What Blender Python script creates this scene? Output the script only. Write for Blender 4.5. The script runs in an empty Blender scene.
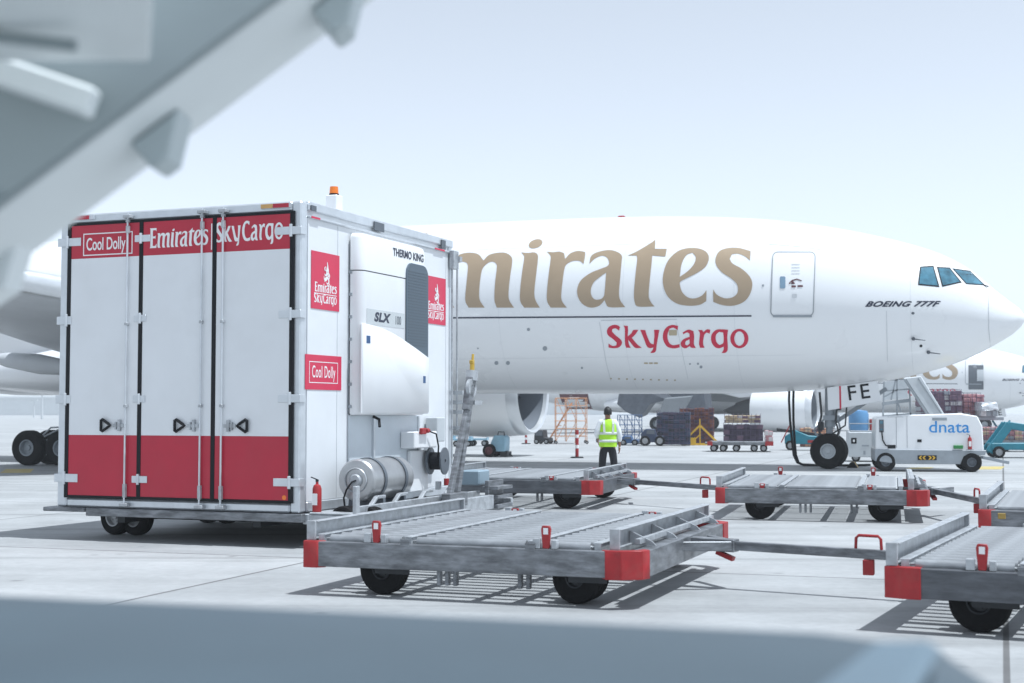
import bpy, bmesh, math, random
import numpy as np
from mathutils import Vector, Matrix
random.seed(7)
R = math.radians
sc = bpy.context.scene
col = sc.collection

# ------------------------------------------------------------------ camera, sky, sun, exposure
CAM_H, PITCH, FPX = 1.7, math.atan((412 - 341.5) / 1422.0), 1422.0
cd = bpy.data.cameras.new('camera'); cam = bpy.data.objects.new('camera', cd); col.objects.link(cam)
cam.location = (0, 0, CAM_H); cam.rotation_euler = (R(90) + PITCH, 0, 0)
cd.sensor_width = 36.0; cd.lens = 36.0 * FPX / 1024.0
cd.clip_start = 0.05; cd.clip_end = 6000
cd.dof.use_dof = True; cd.dof.focus_distance = 21.0; cd.dof.aperture_fstop = 2.5; cd.dof.aperture_blades = 8
sc.camera = cam

SUN_EL = 71.0
sx, sy = 0.93, -0.3675
sun_vec = Vector((math.cos(R(SUN_EL)) * sx, math.cos(R(SUN_EL)) * sy, math.sin(R(SUN_EL))))
w = bpy.data.worlds.new("World"); sc.world = w; w.use_nodes = True
nt = w.node_tree; nt.nodes.clear()
sky = nt.nodes.new('ShaderNodeTexSky'); sky.sky_type = 'NISHITA'; sky.sun_disc = False
sky.sun_elevation = R(SUN_EL); sky.sun_rotation = math.atan2(sx, sy)
sky.air_density = 1.0; sky.dust_density = 0.2; sky.ozone_density = 12.0; sky.altitude = 0
bg = nt.nodes.new('ShaderNodeBackground'); bg.inputs['Strength'].default_value = 0.15
wo = nt.nodes.new('ShaderNodeOutputWorld')
hs = nt.nodes.new('ShaderNodeHueSaturation'); hs.inputs['Saturation'].default_value = 0.16   # dusty desert air
nt.links.new(sky.outputs[0], hs.inputs['Color']); nt.links.new(hs.outputs[0], bg.inputs[0]); nt.links.new(bg.outputs[0], wo.inputs[0])
sd = bpy.data.lights.new('sun', 'SUN'); sd.energy = 4.1; sd.angle = R(0.53); sd.color = (1.0, 0.975, 0.94)
sun = bpy.data.objects.new('sun', sd); col.objects.link(sun)
sun.rotation_euler = sun_vec.to_track_quat('Z', 'Y').to_euler()
vs = sc.view_settings
vs.view_transform = 'Standard'; vs.look = 'None'; vs.gamma = 1.0; vs.use_curve_mapping = False
vs.exposure = 0.16
vs.use_white_balance = True; vs.white_balance_temperature = 5850; vs.white_balance_tint = 6.5
sc.cycles.max_bounces = 6; sc.cycles.diffuse_bounces = 3; sc.cycles.glossy_bounces = 3
sc.cycles.use_denoising = True

# ------------------------------------------------------------------ viewing helpers (photo point -> point of the world)
def ray(px, py):
    xc, zc = (px - 512) / FPX, -(py - 341.5) / FPX
    return np.array([xc, math.cos(PITCH) - zc * math.sin(PITCH), math.sin(PITCH) + zc * math.cos(PITCH)])
EYE = np.array([0, 0, CAM_H])
def ground(px, py, z=0.0):
    r = ray(px, py); p = EYE + r * ((z - CAM_H) / r[2]); return Vector(p)
def at(px, py, D):
    r = ray(px, py); return Vector(EYE + r * D / r[1])

# ------------------------------------------------------------------ materials
MATS = {}
def mat(name, c, rough=0.5, metal=0.0, var=0.08, scale=3.0, stretch=(1, 1, 1), bump=0.0, dirt=0.0, dirtcol=(0.12, 0.11, 0.10), spec=0.5, coat=0.0, dscale=1.3, trans=0):
    if name in MATS: return MATS[name]
    m = bpy.data.materials.new(name); m.use_nodes = True; MATS[name] = m
    t = m.node_tree; N = t.nodes; L = t.links; b = N['Principled BSDF']
    b.inputs['Roughness'].default_value = rough; b.inputs['Metallic'].default_value = metal
    b.inputs['Specular IOR Level'].default_value = spec
    b.inputs['Coat Weight'].default_value = coat
    tc = N.new('ShaderNodeTexCoord'); mp = N.new('ShaderNodeMapping'); mp.inputs['Scale'].default_value = stretch
    L.new(tc.outputs['Object'], mp.inputs['Vector'])
    n = N.new('ShaderNodeTexNoise'); n.inputs['Scale'].default_value = scale; n.inputs['Detail'].default_value = 6; n.inputs['Roughness'].default_value = 0.62
    L.new(mp.outputs[0], n.inputs['Vector'])
    r = N.new('ShaderNodeValToRGB'); r.color_ramp.elements[0].position = 0.3; r.color_ramp.elements[1].position = 0.7
    lo = [max(0, v * (1 - var)) for v in c[:3]]; hi = [min(1, v * (1 + var)) for v in c[:3]]
    r.color_ramp.elements[0].color = (*lo, 1); r.color_ramp.elements[1].color = (*hi, 1)
    L.new(n.outputs['Fac'], r.inputs[0]); out = r.outputs[0]
    if dirt > 0:
        n2 = N.new('ShaderNodeTexNoise'); n2.inputs['Scale'].default_value = dscale; n2.inputs['Detail'].default_value = 8; n2.inputs['Roughness'].default_value = 0.7
        L.new(mp.outputs[0], n2.inputs['Vector'])
        r2 = N.new('ShaderNodeValToRGB'); r2.color_ramp.elements[0].position = 0.48; r2.color_ramp.elements[1].position = 0.75
        r2.color_ramp.elements[0].color = (0, 0, 0, 1); r2.color_ramp.elements[1].color = (dirt, dirt, dirt, 1)
        L.new(n2.outputs['Fac'], r2.inputs[0])
        mx = N.new('ShaderNodeMix'); mx.data_type = 'RGBA'
        L.new(r2.outputs[0], mx.inputs[0]); L.new(out, mx.inputs[6]); mx.inputs[7].default_value = (*dirtcol, 1)
        out = mx.outputs[2]
    L.new(out, b.inputs['Base Color'])
    mr = N.new('ShaderNodeMapRange'); mr.inputs[3].default_value = max(0.03, rough - 0.08); mr.inputs[4].default_value = min(1, rough + 0.1)
    L.new(n.outputs['Fac'], mr.inputs[0]); L.new(mr.outputs[0], b.inputs['Roughness'])
    if bump > 0:
        bp = N.new('ShaderNodeBump'); bp.inputs['Strength'].default_value = bump; bp.inputs['Distance'].default_value = 0.01
        L.new(n.outputs['Fac'], bp.inputs['Height']); L.new(bp.outputs[0], b.inputs['Normal'])
    if trans:
        b.inputs['Transmission Weight'].default_value = trans
    return m

WHITE = mat('white_paint', (0.80, 0.81, 0.82), 0.32, var=0.02, scale=1.2, dirt=0.10, dirtcol=(0.45, 0.43, 0.40), coat=0.2)
PLANE_WHITE = mat('aircraft_white', (0.80, 0.81, 0.82), 0.28, var=0.02, scale=0.25, coat=0.3)
PLANE_GREY = mat('aircraft_grey', (0.56, 0.58, 0.60), 0.4, var=0.05, scale=0.7, dirt=0.1)
BOXWHITE = mat('box_panel_white', (0.74, 0.76, 0.78), 0.38, var=0.025, scale=2.0, dirt=0.16, dirtcol=(0.5, 0.49, 0.47))
RED = mat('red_paint', (0.43, 0.010, 0.036), 0.4, var=0.07, scale=2.0, dirt=0.12, dirtcol=(0.35, 0.08, 0.08))
STICKRED = mat('red_sticker', (0.60, 0.022, 0.075), 0.4, var=0.05, scale=4.0)
ORED = mat('faded_red_paint', (0.33, 0.012, 0.016), 0.5, var=0.2, scale=7.0, dirt=0.5, dirtcol=(0.30, 0.06, 0.05), dscale=6.0)
TEXTWHITE = mat('white_lettering', (0.82, 0.82, 0.82), 0.45, var=0.02)
TEXTRED = mat('red_lettering', (0.52, 0.006, 0.045), 0.35, var=0.04)
GOLD = mat('gold_lettering', (0.38, 0.29, 0.195), 0.42, metal=0.15, var=0.05, scale=1.0)
NAVY = mat('navy_lettering', (0.018, 0.024, 0.05), 0.4, var=0.1)
BLUETEXT = mat('blue_lettering', (0.03, 0.25, 0.62), 0.4, var=0.05)
GALV = mat('galvanised_steel', (0.20, 0.21, 0.225), 0.42, metal=0.3, var=0.5, scale=7.0, stretch=(0.5, 0.5, 2.2), bump=0.12, dirt=0.9, dirtcol=(0.045, 0.048, 0.055), dscale=4.5)
GALVD = mat('weathered_dark_steel', (0.105, 0.112, 0.125), 0.5, metal=0.3, var=0.4, scale=7.0, stretch=(0.5, 0.5, 2.2), bump=0.12, dirt=0.6, dirtcol=(0.05, 0.05, 0.055), dscale=3.0)
GALVL = mat('galvanised_steel_light', (0.42, 0.44, 0.46), 0.42, metal=0.3, var=0.25, scale=9.0, bump=0.08, dirt=0.35, dirtcol=(0.2, 0.2, 0.21), dscale=5.0)
ROLLER = mat('roller_steel', (0.36, 0.375, 0.39), 0.36, metal=0.35, var=0.2, scale=12.0, stretch=(0.4, 1, 1), dirt=0.45, dirtcol=(0.16, 0.16, 0.17), dscale=7.0)
ALU = mat('aluminium_trim', (0.62, 0.65, 0.68), 0.34, metal=0.5, var=0.08, scale=5.0, dirt=0.2, dirtcol=(0.35, 0.35, 0.36))
STEEL = mat('brushed_steel', (0.44, 0.445, 0.45), 0.36, metal=0.75, var=0.1, scale=6.0, dirt=0.25, dirtcol=(0.3, 0.3, 0.3), bump=0.05)
RUBBER = mat('tyre_rubber', (0.009, 0.009, 0.010), 0.85, var=0.3, scale=14.0, spec=0.2, dirt=0.35, dirtcol=(0.03, 0.028, 0.026), bump=0.2, dscale=5.0)
BLACK = mat('black_rubber_seal', (0.007, 0.008, 0.011), 0.6, var=0.2, spec=0.25)
DARK = mat('dark_steel', (0.03, 0.033, 0.038), 0.5, metal=0.3, var=0.2, scale=6.0)
HUB = mat('wheel_hub_grey', (0.42, 0.43, 0.44), 0.45, metal=0.4, var=0.12, scale=12.0, dirt=0.4)
DGREY = mat('dark_grey_plastic', (0.10, 0.115, 0.135), 0.45, var=0.12, scale=8.0)
MGREY = mat('mid_grey_paint', (0.30, 0.33, 0.36), 0.45, var=0.08, scale=4.0, dirt=0.2)
LGREY = mat('light_grey_paint', (0.52, 0.55, 0.57), 0.45, var=0.05, scale=3.0, dirt=0.15)
YELLOW = mat('yellow_paint', (0.70, 0.42, 0.02), 0.5, var=0.1, scale=5.0, dirt=0.2)
ORANGE = mat('orange_lens', (0.80, 0.20, 0.02), 0.3, var=0.08)
ORPAINT = mat('orange_paint', (0.60, 0.30, 0.15), 0.5, var=0.1)
TEAL = mat('teal_paint', (0.02, 0.20, 0.27), 0.45, var=0.1, scale=4.0, dirt=0.15)
BLUE = mat('blue_paint', (0.03, 0.09, 0.22), 0.45, var=0.12, scale=4.0, dirt=0.15)
LBLUE = mat('pale_blue_paint', (0.26, 0.42, 0.52), 0.45, var=0.1, scale=4.0)
MAROON = mat('maroon_paint', (0.10, 0.03, 0.035), 0.5, var=0.2, scale=5.0)
NAVYP = mat('navy_machine_paint', (0.03, 0.045, 0.09), 0.5, var=0.2, scale=5.0)
WINDOW = mat('cockpit_glass', (0.06, 0.17, 0.235), 0.05, var=0.5, scale=2.5, spec=0.8)  # sky reflection is painted into the glass as uneven blue
SEAM = mat('panel_seam', (0.30, 0.32, 0.34), 0.6, var=0.1)
SEAML = mat('pale_panel_seam', (0.56, 0.58, 0.60), 0.6, var=0.1)
LIPM = mat('intake_lip_metal', (0.66, 0.68, 0.70), 0.3, metal=0.5, var=0.04)
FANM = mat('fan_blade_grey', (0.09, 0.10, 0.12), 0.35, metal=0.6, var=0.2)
HIVIS = mat('hi_vis_fabric', (0.42, 0.74, 0.03), 0.75, var=0.12, scale=9.0, bump=0.4)
REFLECT = mat('reflective_band', (0.62, 0.66, 0.62), 0.5, var=0.06)
SHIRT = mat('white_shirt', (0.72, 0.74, 0.76), 0.8, var=0.06, scale=9.0, bump=0.3)
TROUSER = mat('black_trousers', (0.012, 0.013, 0.017), 0.85, var=0.3, scale=9.0, bump=0.3)
DHOSE = mat('dark_hose', (0.03, 0.032, 0.036), 0.5)
SKIN = mat('skin', (0.26, 0.13, 0.08), 0.55, var=0.08)
HAIR = mat('black_hair', (0.008, 0.008, 0.009), 0.55, var=0.3, scale=30.0, bump=0.5)
BROWNC = mat('cardboard', (0.30, 0.21, 0.14), 0.8, var=0.2, scale=6.0)
WRAP = mat('plastic_wrap', (0.55, 0.57, 0.60), 0.25, var=0.2, scale=5.0, bump=0.5, spec=0.7)
NETM = mat('cargo_net', (0.09, 0.07, 0.12), 0.8, var=0.2)
STAIRP = mat('stair_grey_paint', (0.29, 0.335, 0.345), 0.45, var=0.04, scale=2.0, dirt=0.12)
STAIRL = mat('stair_bounce_lit_paint', (0.76, 0.80, 0.80), 0.45, var=0.04, scale=2.0, dirt=0.12)  # paler copy of the stair paint, bounced light put into its colour
RAILP = mat('blue_grey_panel', (0.072, 0.098, 0.118), 0.5, spec=0.2, var=0.12, scale=1.6, dirt=0.25, dirtcol=(0.055, 0.075, 0.10))
HAZEB = mat('hazed_cladding', (0.55, 0.58, 0.60), 0.7, var=0.08, scale=0.05)  # distance haze is put into the pale wall colour

# ------------------------------------------------------------------ mesh builder
class MB:
    def __init__(s): s.bm = bmesh.new(); s.M = Matrix.Identity(4)
    def _f(s, vs, mi=0, smooth=False):
        try:
            f = s.bm.faces.new(vs); f.material_index = mi; f.smooth = smooth; return f
        except ValueError: return None
    def v(s, p): return s.bm.verts.new(s.M @ Vector(p))
    def hexa(s, P, mi=0):          # 8 points: bottom ring 0..3, top ring 4..7
        q = [s.v(p) for p in P]
        for i in ((3, 2, 1, 0), (4, 5, 6, 7), (0, 1, 5, 4), (1, 2, 6, 5), (2, 3, 7, 6), (3, 0, 4, 7)): s._f([q[k] for k in i], mi)
        return s
    def box(s, x0, x1, y0, y1, z0, z1, mi=0):
        x0, x1 = sorted((x0, x1)); y0, y1 = sorted((y0, y1)); z0, z1 = sorted((z0, z1))
        return s.hexa([(x0, y0, z0), (x1, y0, z0), (x1, y1, z0), (x0, y1, z0), (x0, y0, z1), (x1, y0, z1), (x1, y1, z1), (x0, y1, z1)], mi)
    def bar(s, a, b, w, h, mi=0, up=(0, 0, 1)):
        a, b = Vector(a), Vector(b); d = (b - a).normalized(); up = Vector(up)
        if abs(d.dot(up)) > 0.99: up = Vector((0, 1, 0))
        sd_ = d.cross(up).normalized() * (w / 2); u = sd_.cross(d).normalized() * (h / 2)
        return s.hexa([a - sd_ - u, b - sd_ - u, b + sd_ - u, a + sd_ - u, a - sd_ + u, b - sd_ + u, b + sd_ + u, a + sd_ + u], mi)
    def cyl(s, a, b, r0, r1=None, n=16, mi=0, cap=True):
        r1 = r0 if r1 is None else r1
        a, b = Vector(a), Vector(b); d = (b - a).normalized()
        o = d.orthogonal().normalized(); o2 = d.cross(o)
        ra, rb = [], []
        for i in range(n):
            t = 2 * math.pi * i / n; e = o * math.cos(t) + o2 * math.sin(t)
            ra.append(s.v(a + e * r0)); rb.append(s.v(b + e * r1))
        for i in range(n):
            j = (i + 1) % n; s._f([ra[i], ra[j], rb[j], rb[i]], mi, True)
        if cap: s._f(ra[::-1], mi); s._f(rb, mi)
        return s
    def lathe(s, prof, o, d, n=24, mi=0, closed=False):   # prof: (h along d, r)
        o, d = Vector(o), Vector(d).normalized(); e1 = d.orthogonal().normalized(); e2 = d.cross(e1)
        rings = []
        for h, r in prof:
            if r < 1e-5: rings.append([s.v(o + d * h)])
            else: rings.append([s.v(o + d * h + (e1 * math.cos(2 * math.pi * i / n) + e2 * math.sin(2 * math.pi * i / n)) * r) for i in range(n)])
        pairs = list(zip(rings, rings[1:]))
        if closed: pairs.append((rings[-1], rings[0]))
        for A, B in pairs:
            for i in range(n):
                j = (i + 1) % n
                if len(A) == 1 and len(B) == 1: continue
                if len(A) == 1: s._f([A[0], B[j], B[i]], mi, True)
                elif len(B) == 1: s._f([A[i], A[j], B[0]], mi, True)
                else: s._f([A[i], A[j], B[j], B[i]], mi, True)
        return s
    def tube(s, pts, r, n=8, mi=0, closed=False):
        P = [Vector(p) for p in pts]; rings = []
        m = len(P); pe = None
        for k in range(m):
            if closed: d = (P[(k + 1) % m] - P[k - 1]).normalized()
            else: d = (P[min(k + 1, m - 1)] - P[max(k - 1, 0)]).normalized()
            e = d.orthogonal().normalized() if pe is None else (pe - d * pe.dot(d)).normalized()
            pe = e; f = d.cross(e)
            rings.append([s.v(P[k] + (e * math.cos(2 * math.pi * i / n) + f * math.sin(2 * math.pi * i / n)) * r) for i in range(n)])
        for k in range(m if closed else m - 1):
            A, B = rings[k], rings[(k + 1) % m]
            for i in range(n):
                j = (i + 1) % n; s._f([A[i], A[j], B[j], B[i]], mi, True)
        if not closed: s._f(rings[0][::-1], mi); s._f(rings[-1], mi)
        return s
    def prism(s, poly, a0, a1, axis='y', mi=0):   # 2D polygon swept along an axis; poly in the two other axes (x,z | y,z | x,y)
        def P(u, w, a): return {'y': (u, a, w), 'x': (a, u, w), 'z': (u, w, a)}[axis]
        A = [s.v(P(u, w, a0)) for u, w in poly]; B = [s.v(P(u, w, a1)) for u, w in poly]
        s._f(A[::-1], mi); s._f(B, mi); n = len(poly)
        for i in range(n): s._f([A[i], A[(i + 1) % n], B[(i + 1) % n], B[i]], mi)
        return s
    def loft(s, rings, mi=0, cap=True, smooth=True):
        Q = [[s.v(p) for p in r] for r in rings]
        for A, B in zip(Q, Q[1:]):
            n = len(A)
            for i in range(n): s._f([A[i], A[(i + 1) % n], B[(i + 1) % n], B[i]], mi, smooth)
        if cap: s._f(Q[0][::-1], mi); s._f(Q[-1], mi)
        return s
    def build_each(s, name, mats, parent=None, bevel=0.0, sharp=35):   # every connected piece becomes an object of its own
        left = set(s.bm.verts); out = []
        while left:
            st = [left.pop()]; isl = set(st)
            while st:
                v = st.pop()
                for e in v.link_edges:
                    w_ = e.other_vert(v)
                    if w_ in left: left.discard(w_); isl.add(w_); st.append(w_)
            m = MB(); mp = {v: m.bm.verts.new(v.co) for v in isl}
            for f in {f for v in isl for f in v.link_faces}: m._f([mp[v] for v in f.verts], f.material_index, f.smooth)
            out.append(m.build(name, mats, parent, bevel, sharp))
        s.bm.free(); return out
    def build(s, name, mats, parent=None, bevel=0.0, sharp=35, loc=None):
        bmesh.ops.recalc_face_normals(s.bm, faces=s.bm.faces)
        if bevel > 0:
            ed = [e for e in s.bm.edges if len(e.link_faces) == 2 and e.calc_face_angle(0) > R(50) and e.calc_length() > bevel * 3]
            if ed: bmesh.ops.bevel(s.bm, geom=ed, offset=bevel, segments=1, affect='EDGES', profile=0.5, clamp_overlap=True)
        me = bpy.data.meshes.new(name); s.bm.to_mesh(me); s.bm.free()
        for p in me.polygons: p.use_smooth = True
        me.set_sharp_from_angle(angle=R(sharp))
        for m in (mats if isinstance(mats, (list, tuple)) else [mats]): me.materials.append(m)
        o = bpy.data.objects.new(name, me); col.objects.link(o)
        if parent is not None: o.parent = parent
        if loc is not None: o.location = loc
        return o

def tag(o, label=None, cat=None, group=None, kind=None):
    for k, v in (('label', label), ('category', cat), ('group', group), ('kind', kind)):
        if v: o[k] = v
    return o
def thing(name, label, cat, loc=(0, 0, 0), rz=0.0, group=None):
    o = bpy.data.objects.new(name, None); col.objects.link(o); o.empty_display_size = 0.2
    o.location = loc; o.rotation_euler = (0, 0, rz)
    return tag(o, label, cat, group)
def copy_tree(o, parent=None):
    c = o.copy(); col.objects.link(c)
    if parent is not None: c.parent = parent
    for ch in list(o.children): copy_tree(ch, c)
    return c

# ------------------------------------------------------------------ lettering
def smooth_outline(pts, sub=5):
    n = len(pts); P = [Vector((p[0], p[1])) for p in pts]; out = []
    corner = []
    for i in range(n):
        a = (P[i] - P[i - 1]); b = (P[(i + 1) % n] - P[i])
        corner.append(a.angle(b, 0) > R(55))
    for i in range(n):
        p0, p1, p2, p3 = P[i - 1], P[i], P[(i + 1) % n], P[(i + 2) % n]
        m1 = (p2 - p1) if corner[i] else (p2 - p0) * 0.5
        m2 = (p2 - p1) if corner[(i + 1) % n] else (p3 - p1) * 0.5
        for k in range(sub):
            t = k / sub; t2 = t * t; t3 = t2 * t
            out.append(p1 * (2 * t3 - 3 * t2 + 1) + m1 * (t3 - 2 * t2 + t) + p2 * (-2 * t3 + 3 * t2) + m2 * (t3 - t2))
    return out
def curve_mesh(outlines, extrude=0.0):
    cu = bpy.data.curves.new('lettering', 'CURVE'); cu.dimensions = '2D'; cu.fill_mode = 'BOTH'; cu.extrude = extrude
    for o in outlines:
        sp = cu.splines.new('POLY'); sp.points.add(len(o) - 1); sp.use_cyclic_u = True
        for q, p in zip(sp.points, o): q.co = (p[0], p[1], 0, 1)
    ob = bpy.data.objects.new('lettering', cu); me = bpy.data.meshes.new_from_object(ob)
    bpy.data.objects.remove(ob); return me
def font_mesh(body, size, extrude=0.0, bold=0.0, shear=0.0, spacing=1.0):
    cu = bpy.data.curves.new('lettering', 'FONT'); cu.body = body; cu.size = size; cu.extrude = extrude
    cu.offset = bold; cu.shear = shear; cu.space_character = spacing; cu.align_x = 'CENTER'; cu.align_y = 'CENTER'
    ob = bpy.data.objects.new('lettering', cu); me = bpy.data.meshes.new_from_object(ob)
    bpy.data.objects.remove(ob); return me
def ell(cx, cy, rx, ry, rot=0, n=14):
    return [(cx + rx * math.cos(t) * math.cos(rot) - ry * math.sin(t) * math.sin(rot), cy + rx * math.cos(t) * math.sin(rot) + ry * math.sin(t) * math.cos(rot)) for t in [2 * math.pi * i / n for i in range(n)]]
# big serif word (units: y down, baseline about 495, x-height about 350)
EM = [
 [(x + 62, y) for x, y in [(-470, 20), (-205, 20), (-205, 95), (-240, 70), (-350, 70), (-352, 215), (-260, 215), (-238, 195), (-238, 285), (-260, 265), (-352, 265), (-352, 445), (-250, 445), (-205, 400), (-195, 400), (-205, 497), (-470, 497), (-450, 470), (-445, 400), (-445, 110), (-450, 50)]],
 [(215, 195), (250, 160), (310, 145), (360, 148), (395, 175), (397, 220), (385, 300), (375, 400), (380, 450), (410, 497), (300, 497), (285, 450), (288, 350), (300, 240), (295, 215), (275, 203), (245, 210), (210, 245), (195, 310), (187, 400), (192, 450), (222, 497), (120, 497), (98, 450), (105, 350), (115, 240), (108, 210), (85, 203), (50, 212), (15, 250), (2, 310), (-5, 400), (0, 450), (28, 497), (-75, 497), (-92, 450), (-88, 350), (-75, 250), (-75, 190), (-95, 150), (-50, 147), (0, 150), (16, 175), (18, 195), (60, 158), (120, 145), (180, 155)],
 [(456, 143), (500, 146), (540, 143), (562, 160), (562, 200), (550, 300), (540, 400), (548, 450), (575, 497), (475, 497), (450, 455), (450, 380), (462, 270), (475, 180), (470, 160)],
 ell(548, 88, 46, 27, -0.35),
 [(620, 138), (660, 142), (700, 138), (730, 148), (737, 185), (770, 150), (815, 134), (865, 140), (865, 165), (855, 217), (830, 198), (790, 197), (755, 213), (735, 240), (722, 320), (712, 420), (720, 460), (748, 497), (645, 497), (622, 455), (622, 380), (635, 260), (645, 180), (640, 160)],
 [(892, 217), (905, 165), (955, 138), (1020, 128), (1070, 140), (1100, 165), (1098, 210), (1090, 300), (1082, 400), (1090, 450), (1122, 494), (1020, 494), (998, 470), (990, 448), (955, 485), (900, 497), (850, 475), (820, 430), (815, 375), (840, 320), (900, 275), (960, 250), (1008, 230), (1018, 205), (1003, 175), (970, 165), (925, 185)],
 [(1000, 272), (960, 300), (920, 335), (902, 380), (906, 420), (927, 444), (960, 444), (982, 428), (990, 395)],
 [(1315, 60), (1312, 120), (1388, 120), (1378, 170), (1295, 163), (1290, 220), (1278, 330), (1272, 420), (1285, 460), (1310, 490), (1205, 490), (1182, 460), (1178, 400), (1188, 280), (1198, 190), (1195, 163), (1138, 163), (1190, 140), (1250, 105), (1290, 80)],
 [(1642, 385), (1640, 455), (1600, 478), (1530, 485), (1450, 470), (1390, 420), (1363, 340), (1370, 260), (1400, 190), (1460, 135), (1530, 115), (1600, 120), (1645, 145), (1657, 185), (1635, 235), (1580, 275), (1520, 305), (1475, 330), (1472, 350), (1485, 395), (1520, 430), (1565, 438), (1612, 420)],
 [(1552, 145), (1512, 162), (1482, 220), (1471, 300), (1520, 265), (1560, 220), (1573, 175)],
 [(1925, 135), (1920, 195), (1890, 170), (1845, 152), (1805, 155), (1790, 185), (1810, 215), (1870, 250), (1920, 300), (1935, 350), (1920, 410), (1880, 460), (1810, 485), (1740, 480), (1685, 460), (1684, 380), (1710, 415), (1760, 437), (1810, 430), (1840, 400), (1838, 350), (1800, 310), (1740, 270), (1705, 225), (1700, 180), (1725, 135), (1780, 115), (1850, 115)],
]
SKY = [
 [(128, 78), (122, 100), (100, 86), (80, 90), (76, 105), (100, 130), (135, 160), (140, 185), (120, 208), (85, 213), (55, 208), (55, 183), (80, 198), (104, 195), (108, 178), (85, 155), (52, 130), (45, 100), (60, 75), (90, 63), (115, 67)],
 [(150, 68), (178, 70), (180, 100), (177, 138), (200, 118), (214, 97), (246, 95), (226, 125), (204, 146), (236, 185), (268, 210), (225, 210), (195, 175), (180, 158), (186, 190), (198, 210), (168, 210), (160, 180), (160, 110), (158, 82)],
 [(258, 95), (290, 97), (300, 130), (322, 178), (344, 188), (348, 130), (346, 95), (380, 95), (372, 140), (362, 200), (357, 232), (340, 243), (322, 242), (336, 225), (342, 208), (320, 212), (300, 200), (280, 150)],
 [(500, 70), (497, 97), (470, 82), (445, 88), (432, 130), (440, 172), (465, 193), (510, 187), (510, 208), (470, 214), (430, 202), (405, 160), (405, 115), (425, 80), (460, 64)],
 [(530, 112), (565, 94), (598, 103), (603, 140), (601, 185), (614, 212), (585, 210), (574, 199), (550, 213), (525, 205), (517, 180), (535, 155), (573, 140), (573, 120), (556, 112), (533, 124)],
 [(573, 156), (549, 169), (545, 188), (558, 196), (573, 182)],
 [(628, 95), (655, 97), (662, 110), (685, 92), (706, 95), (702, 120), (682, 112), (667, 130), (660, 180), (669, 210), (640, 210), (634, 180), (639, 120)],
 [(820, 95), (815, 140), (818, 200), (816, 228), (800, 243), (778, 242), (790, 225), (792, 202), (765, 213), (735, 205), (713, 170), (715, 125), (745, 95), (785, 92)],
 [(788, 112), (762, 108), (742, 130), (744, 170), (765, 193), (788, 180), (792, 145)],
 ell(892, 151, 58, 62), ell(892, 151, 32, 46),
]
def poly_word(outlines, sub=5): return [smooth_outline(o, sub) for o in outlines]
EMW, SKYW = poly_word(EM), poly_word(SKY)
def place_word(word, fn): return [[fn(p[0], p[1]) for p in o] for o in word]
def mesh_obj(name, me, m, parent, M=None, shell=0.0):
    if M is not None: me.transform(M)
    me.materials.clear(); me.materials.append(m)
    o = bpy.data.objects.new(name, me); col.objects.link(o)
    if parent is not None: o.parent = parent
    return o
# frames for lettering: front face (text x -> +x, text y -> +z, facing -y), right face (text x -> +y, facing +x)
def front_M(x, y, z): return Matrix.Translation((x, y, z)) @ Matrix(((1, 0, 0, 0), (0, 0, -1, 0), (0, 1, 0, 0), (0, 0, 0, 1)))
def right_M(x, y, z): return Matrix.Translation((x, y, z)) @ Matrix(((0, 0, 1, 0), (1, 0, 0, 0), (0, 1, 0, 0), (0, 0, 0, 1)))

def wheel(parent, c, r, wd, axis=(0, 1, 0), name='wheel', hubr=0.55, hubm=None, n=28):
    c = Vector(c); a = Vector(axis).normalized(); h = wd / 2
    e = bpy.data.objects.new(name, None); col.objects.link(e); e.parent = parent; e.location = c; e.empty_display_size = 0.1
    b = MB(); hr = r * hubr
    b.lathe([(-h * 0.75, hr), (-h * 0.98, r * 0.72), (-h, r * 0.86), (-h * 0.86, r * 0.96), (-h * 0.6, r), (-h * 0.3, r), (-h * 0.28, r * 0.975), (-h * 0.18, r * 0.975), (-h * 0.16, r), (h * 0.16, r), (h * 0.18, r * 0.975), (h * 0.28, r * 0.975), (h * 0.3, r), (h * 0.6, r), (h * 0.86, r * 0.96), (h, r * 0.86), (h * 0.98, r * 0.72), (h * 0.75, hr)], (0, 0, 0), a, n, 0, closed=True)
    b.build('tyre', RUBBER, e)
    b = MB()
    b.lathe([(-h * 0.45, 0), (-h * 0.45, hr * 0.3), (-h * 0.25, hr * 0.36), (-h * 0.25, hr * 0.8), (-h * 0.8, hr * 0.9), (-h * 0.85, hr * 1.02), (h * 0.85, hr * 1.02), (h * 0.8, hr * 0.9), (h * 0.25, hr * 0.8), (h * 0.25, hr * 0.36), (h * 0.45, hr * 0.3), (h * 0.45, 0)], (0, 0, 0), a, n)
    o1 = a.orthogonal().normalized(); o2 = a.cross(o1)
    for k in range(6):
        t = k * math.pi / 3; q = (o1 * math.cos(t) + o2 * math.sin(t)) * hr * 0.58
        for sg in (-1, 1): b.cyl(q + a * h * 0.2 * sg, q + a * h * 0.36 * sg, hr * 0.09, n=6)
    b.build('rim', hubm or HUB, e)
    return e
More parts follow.
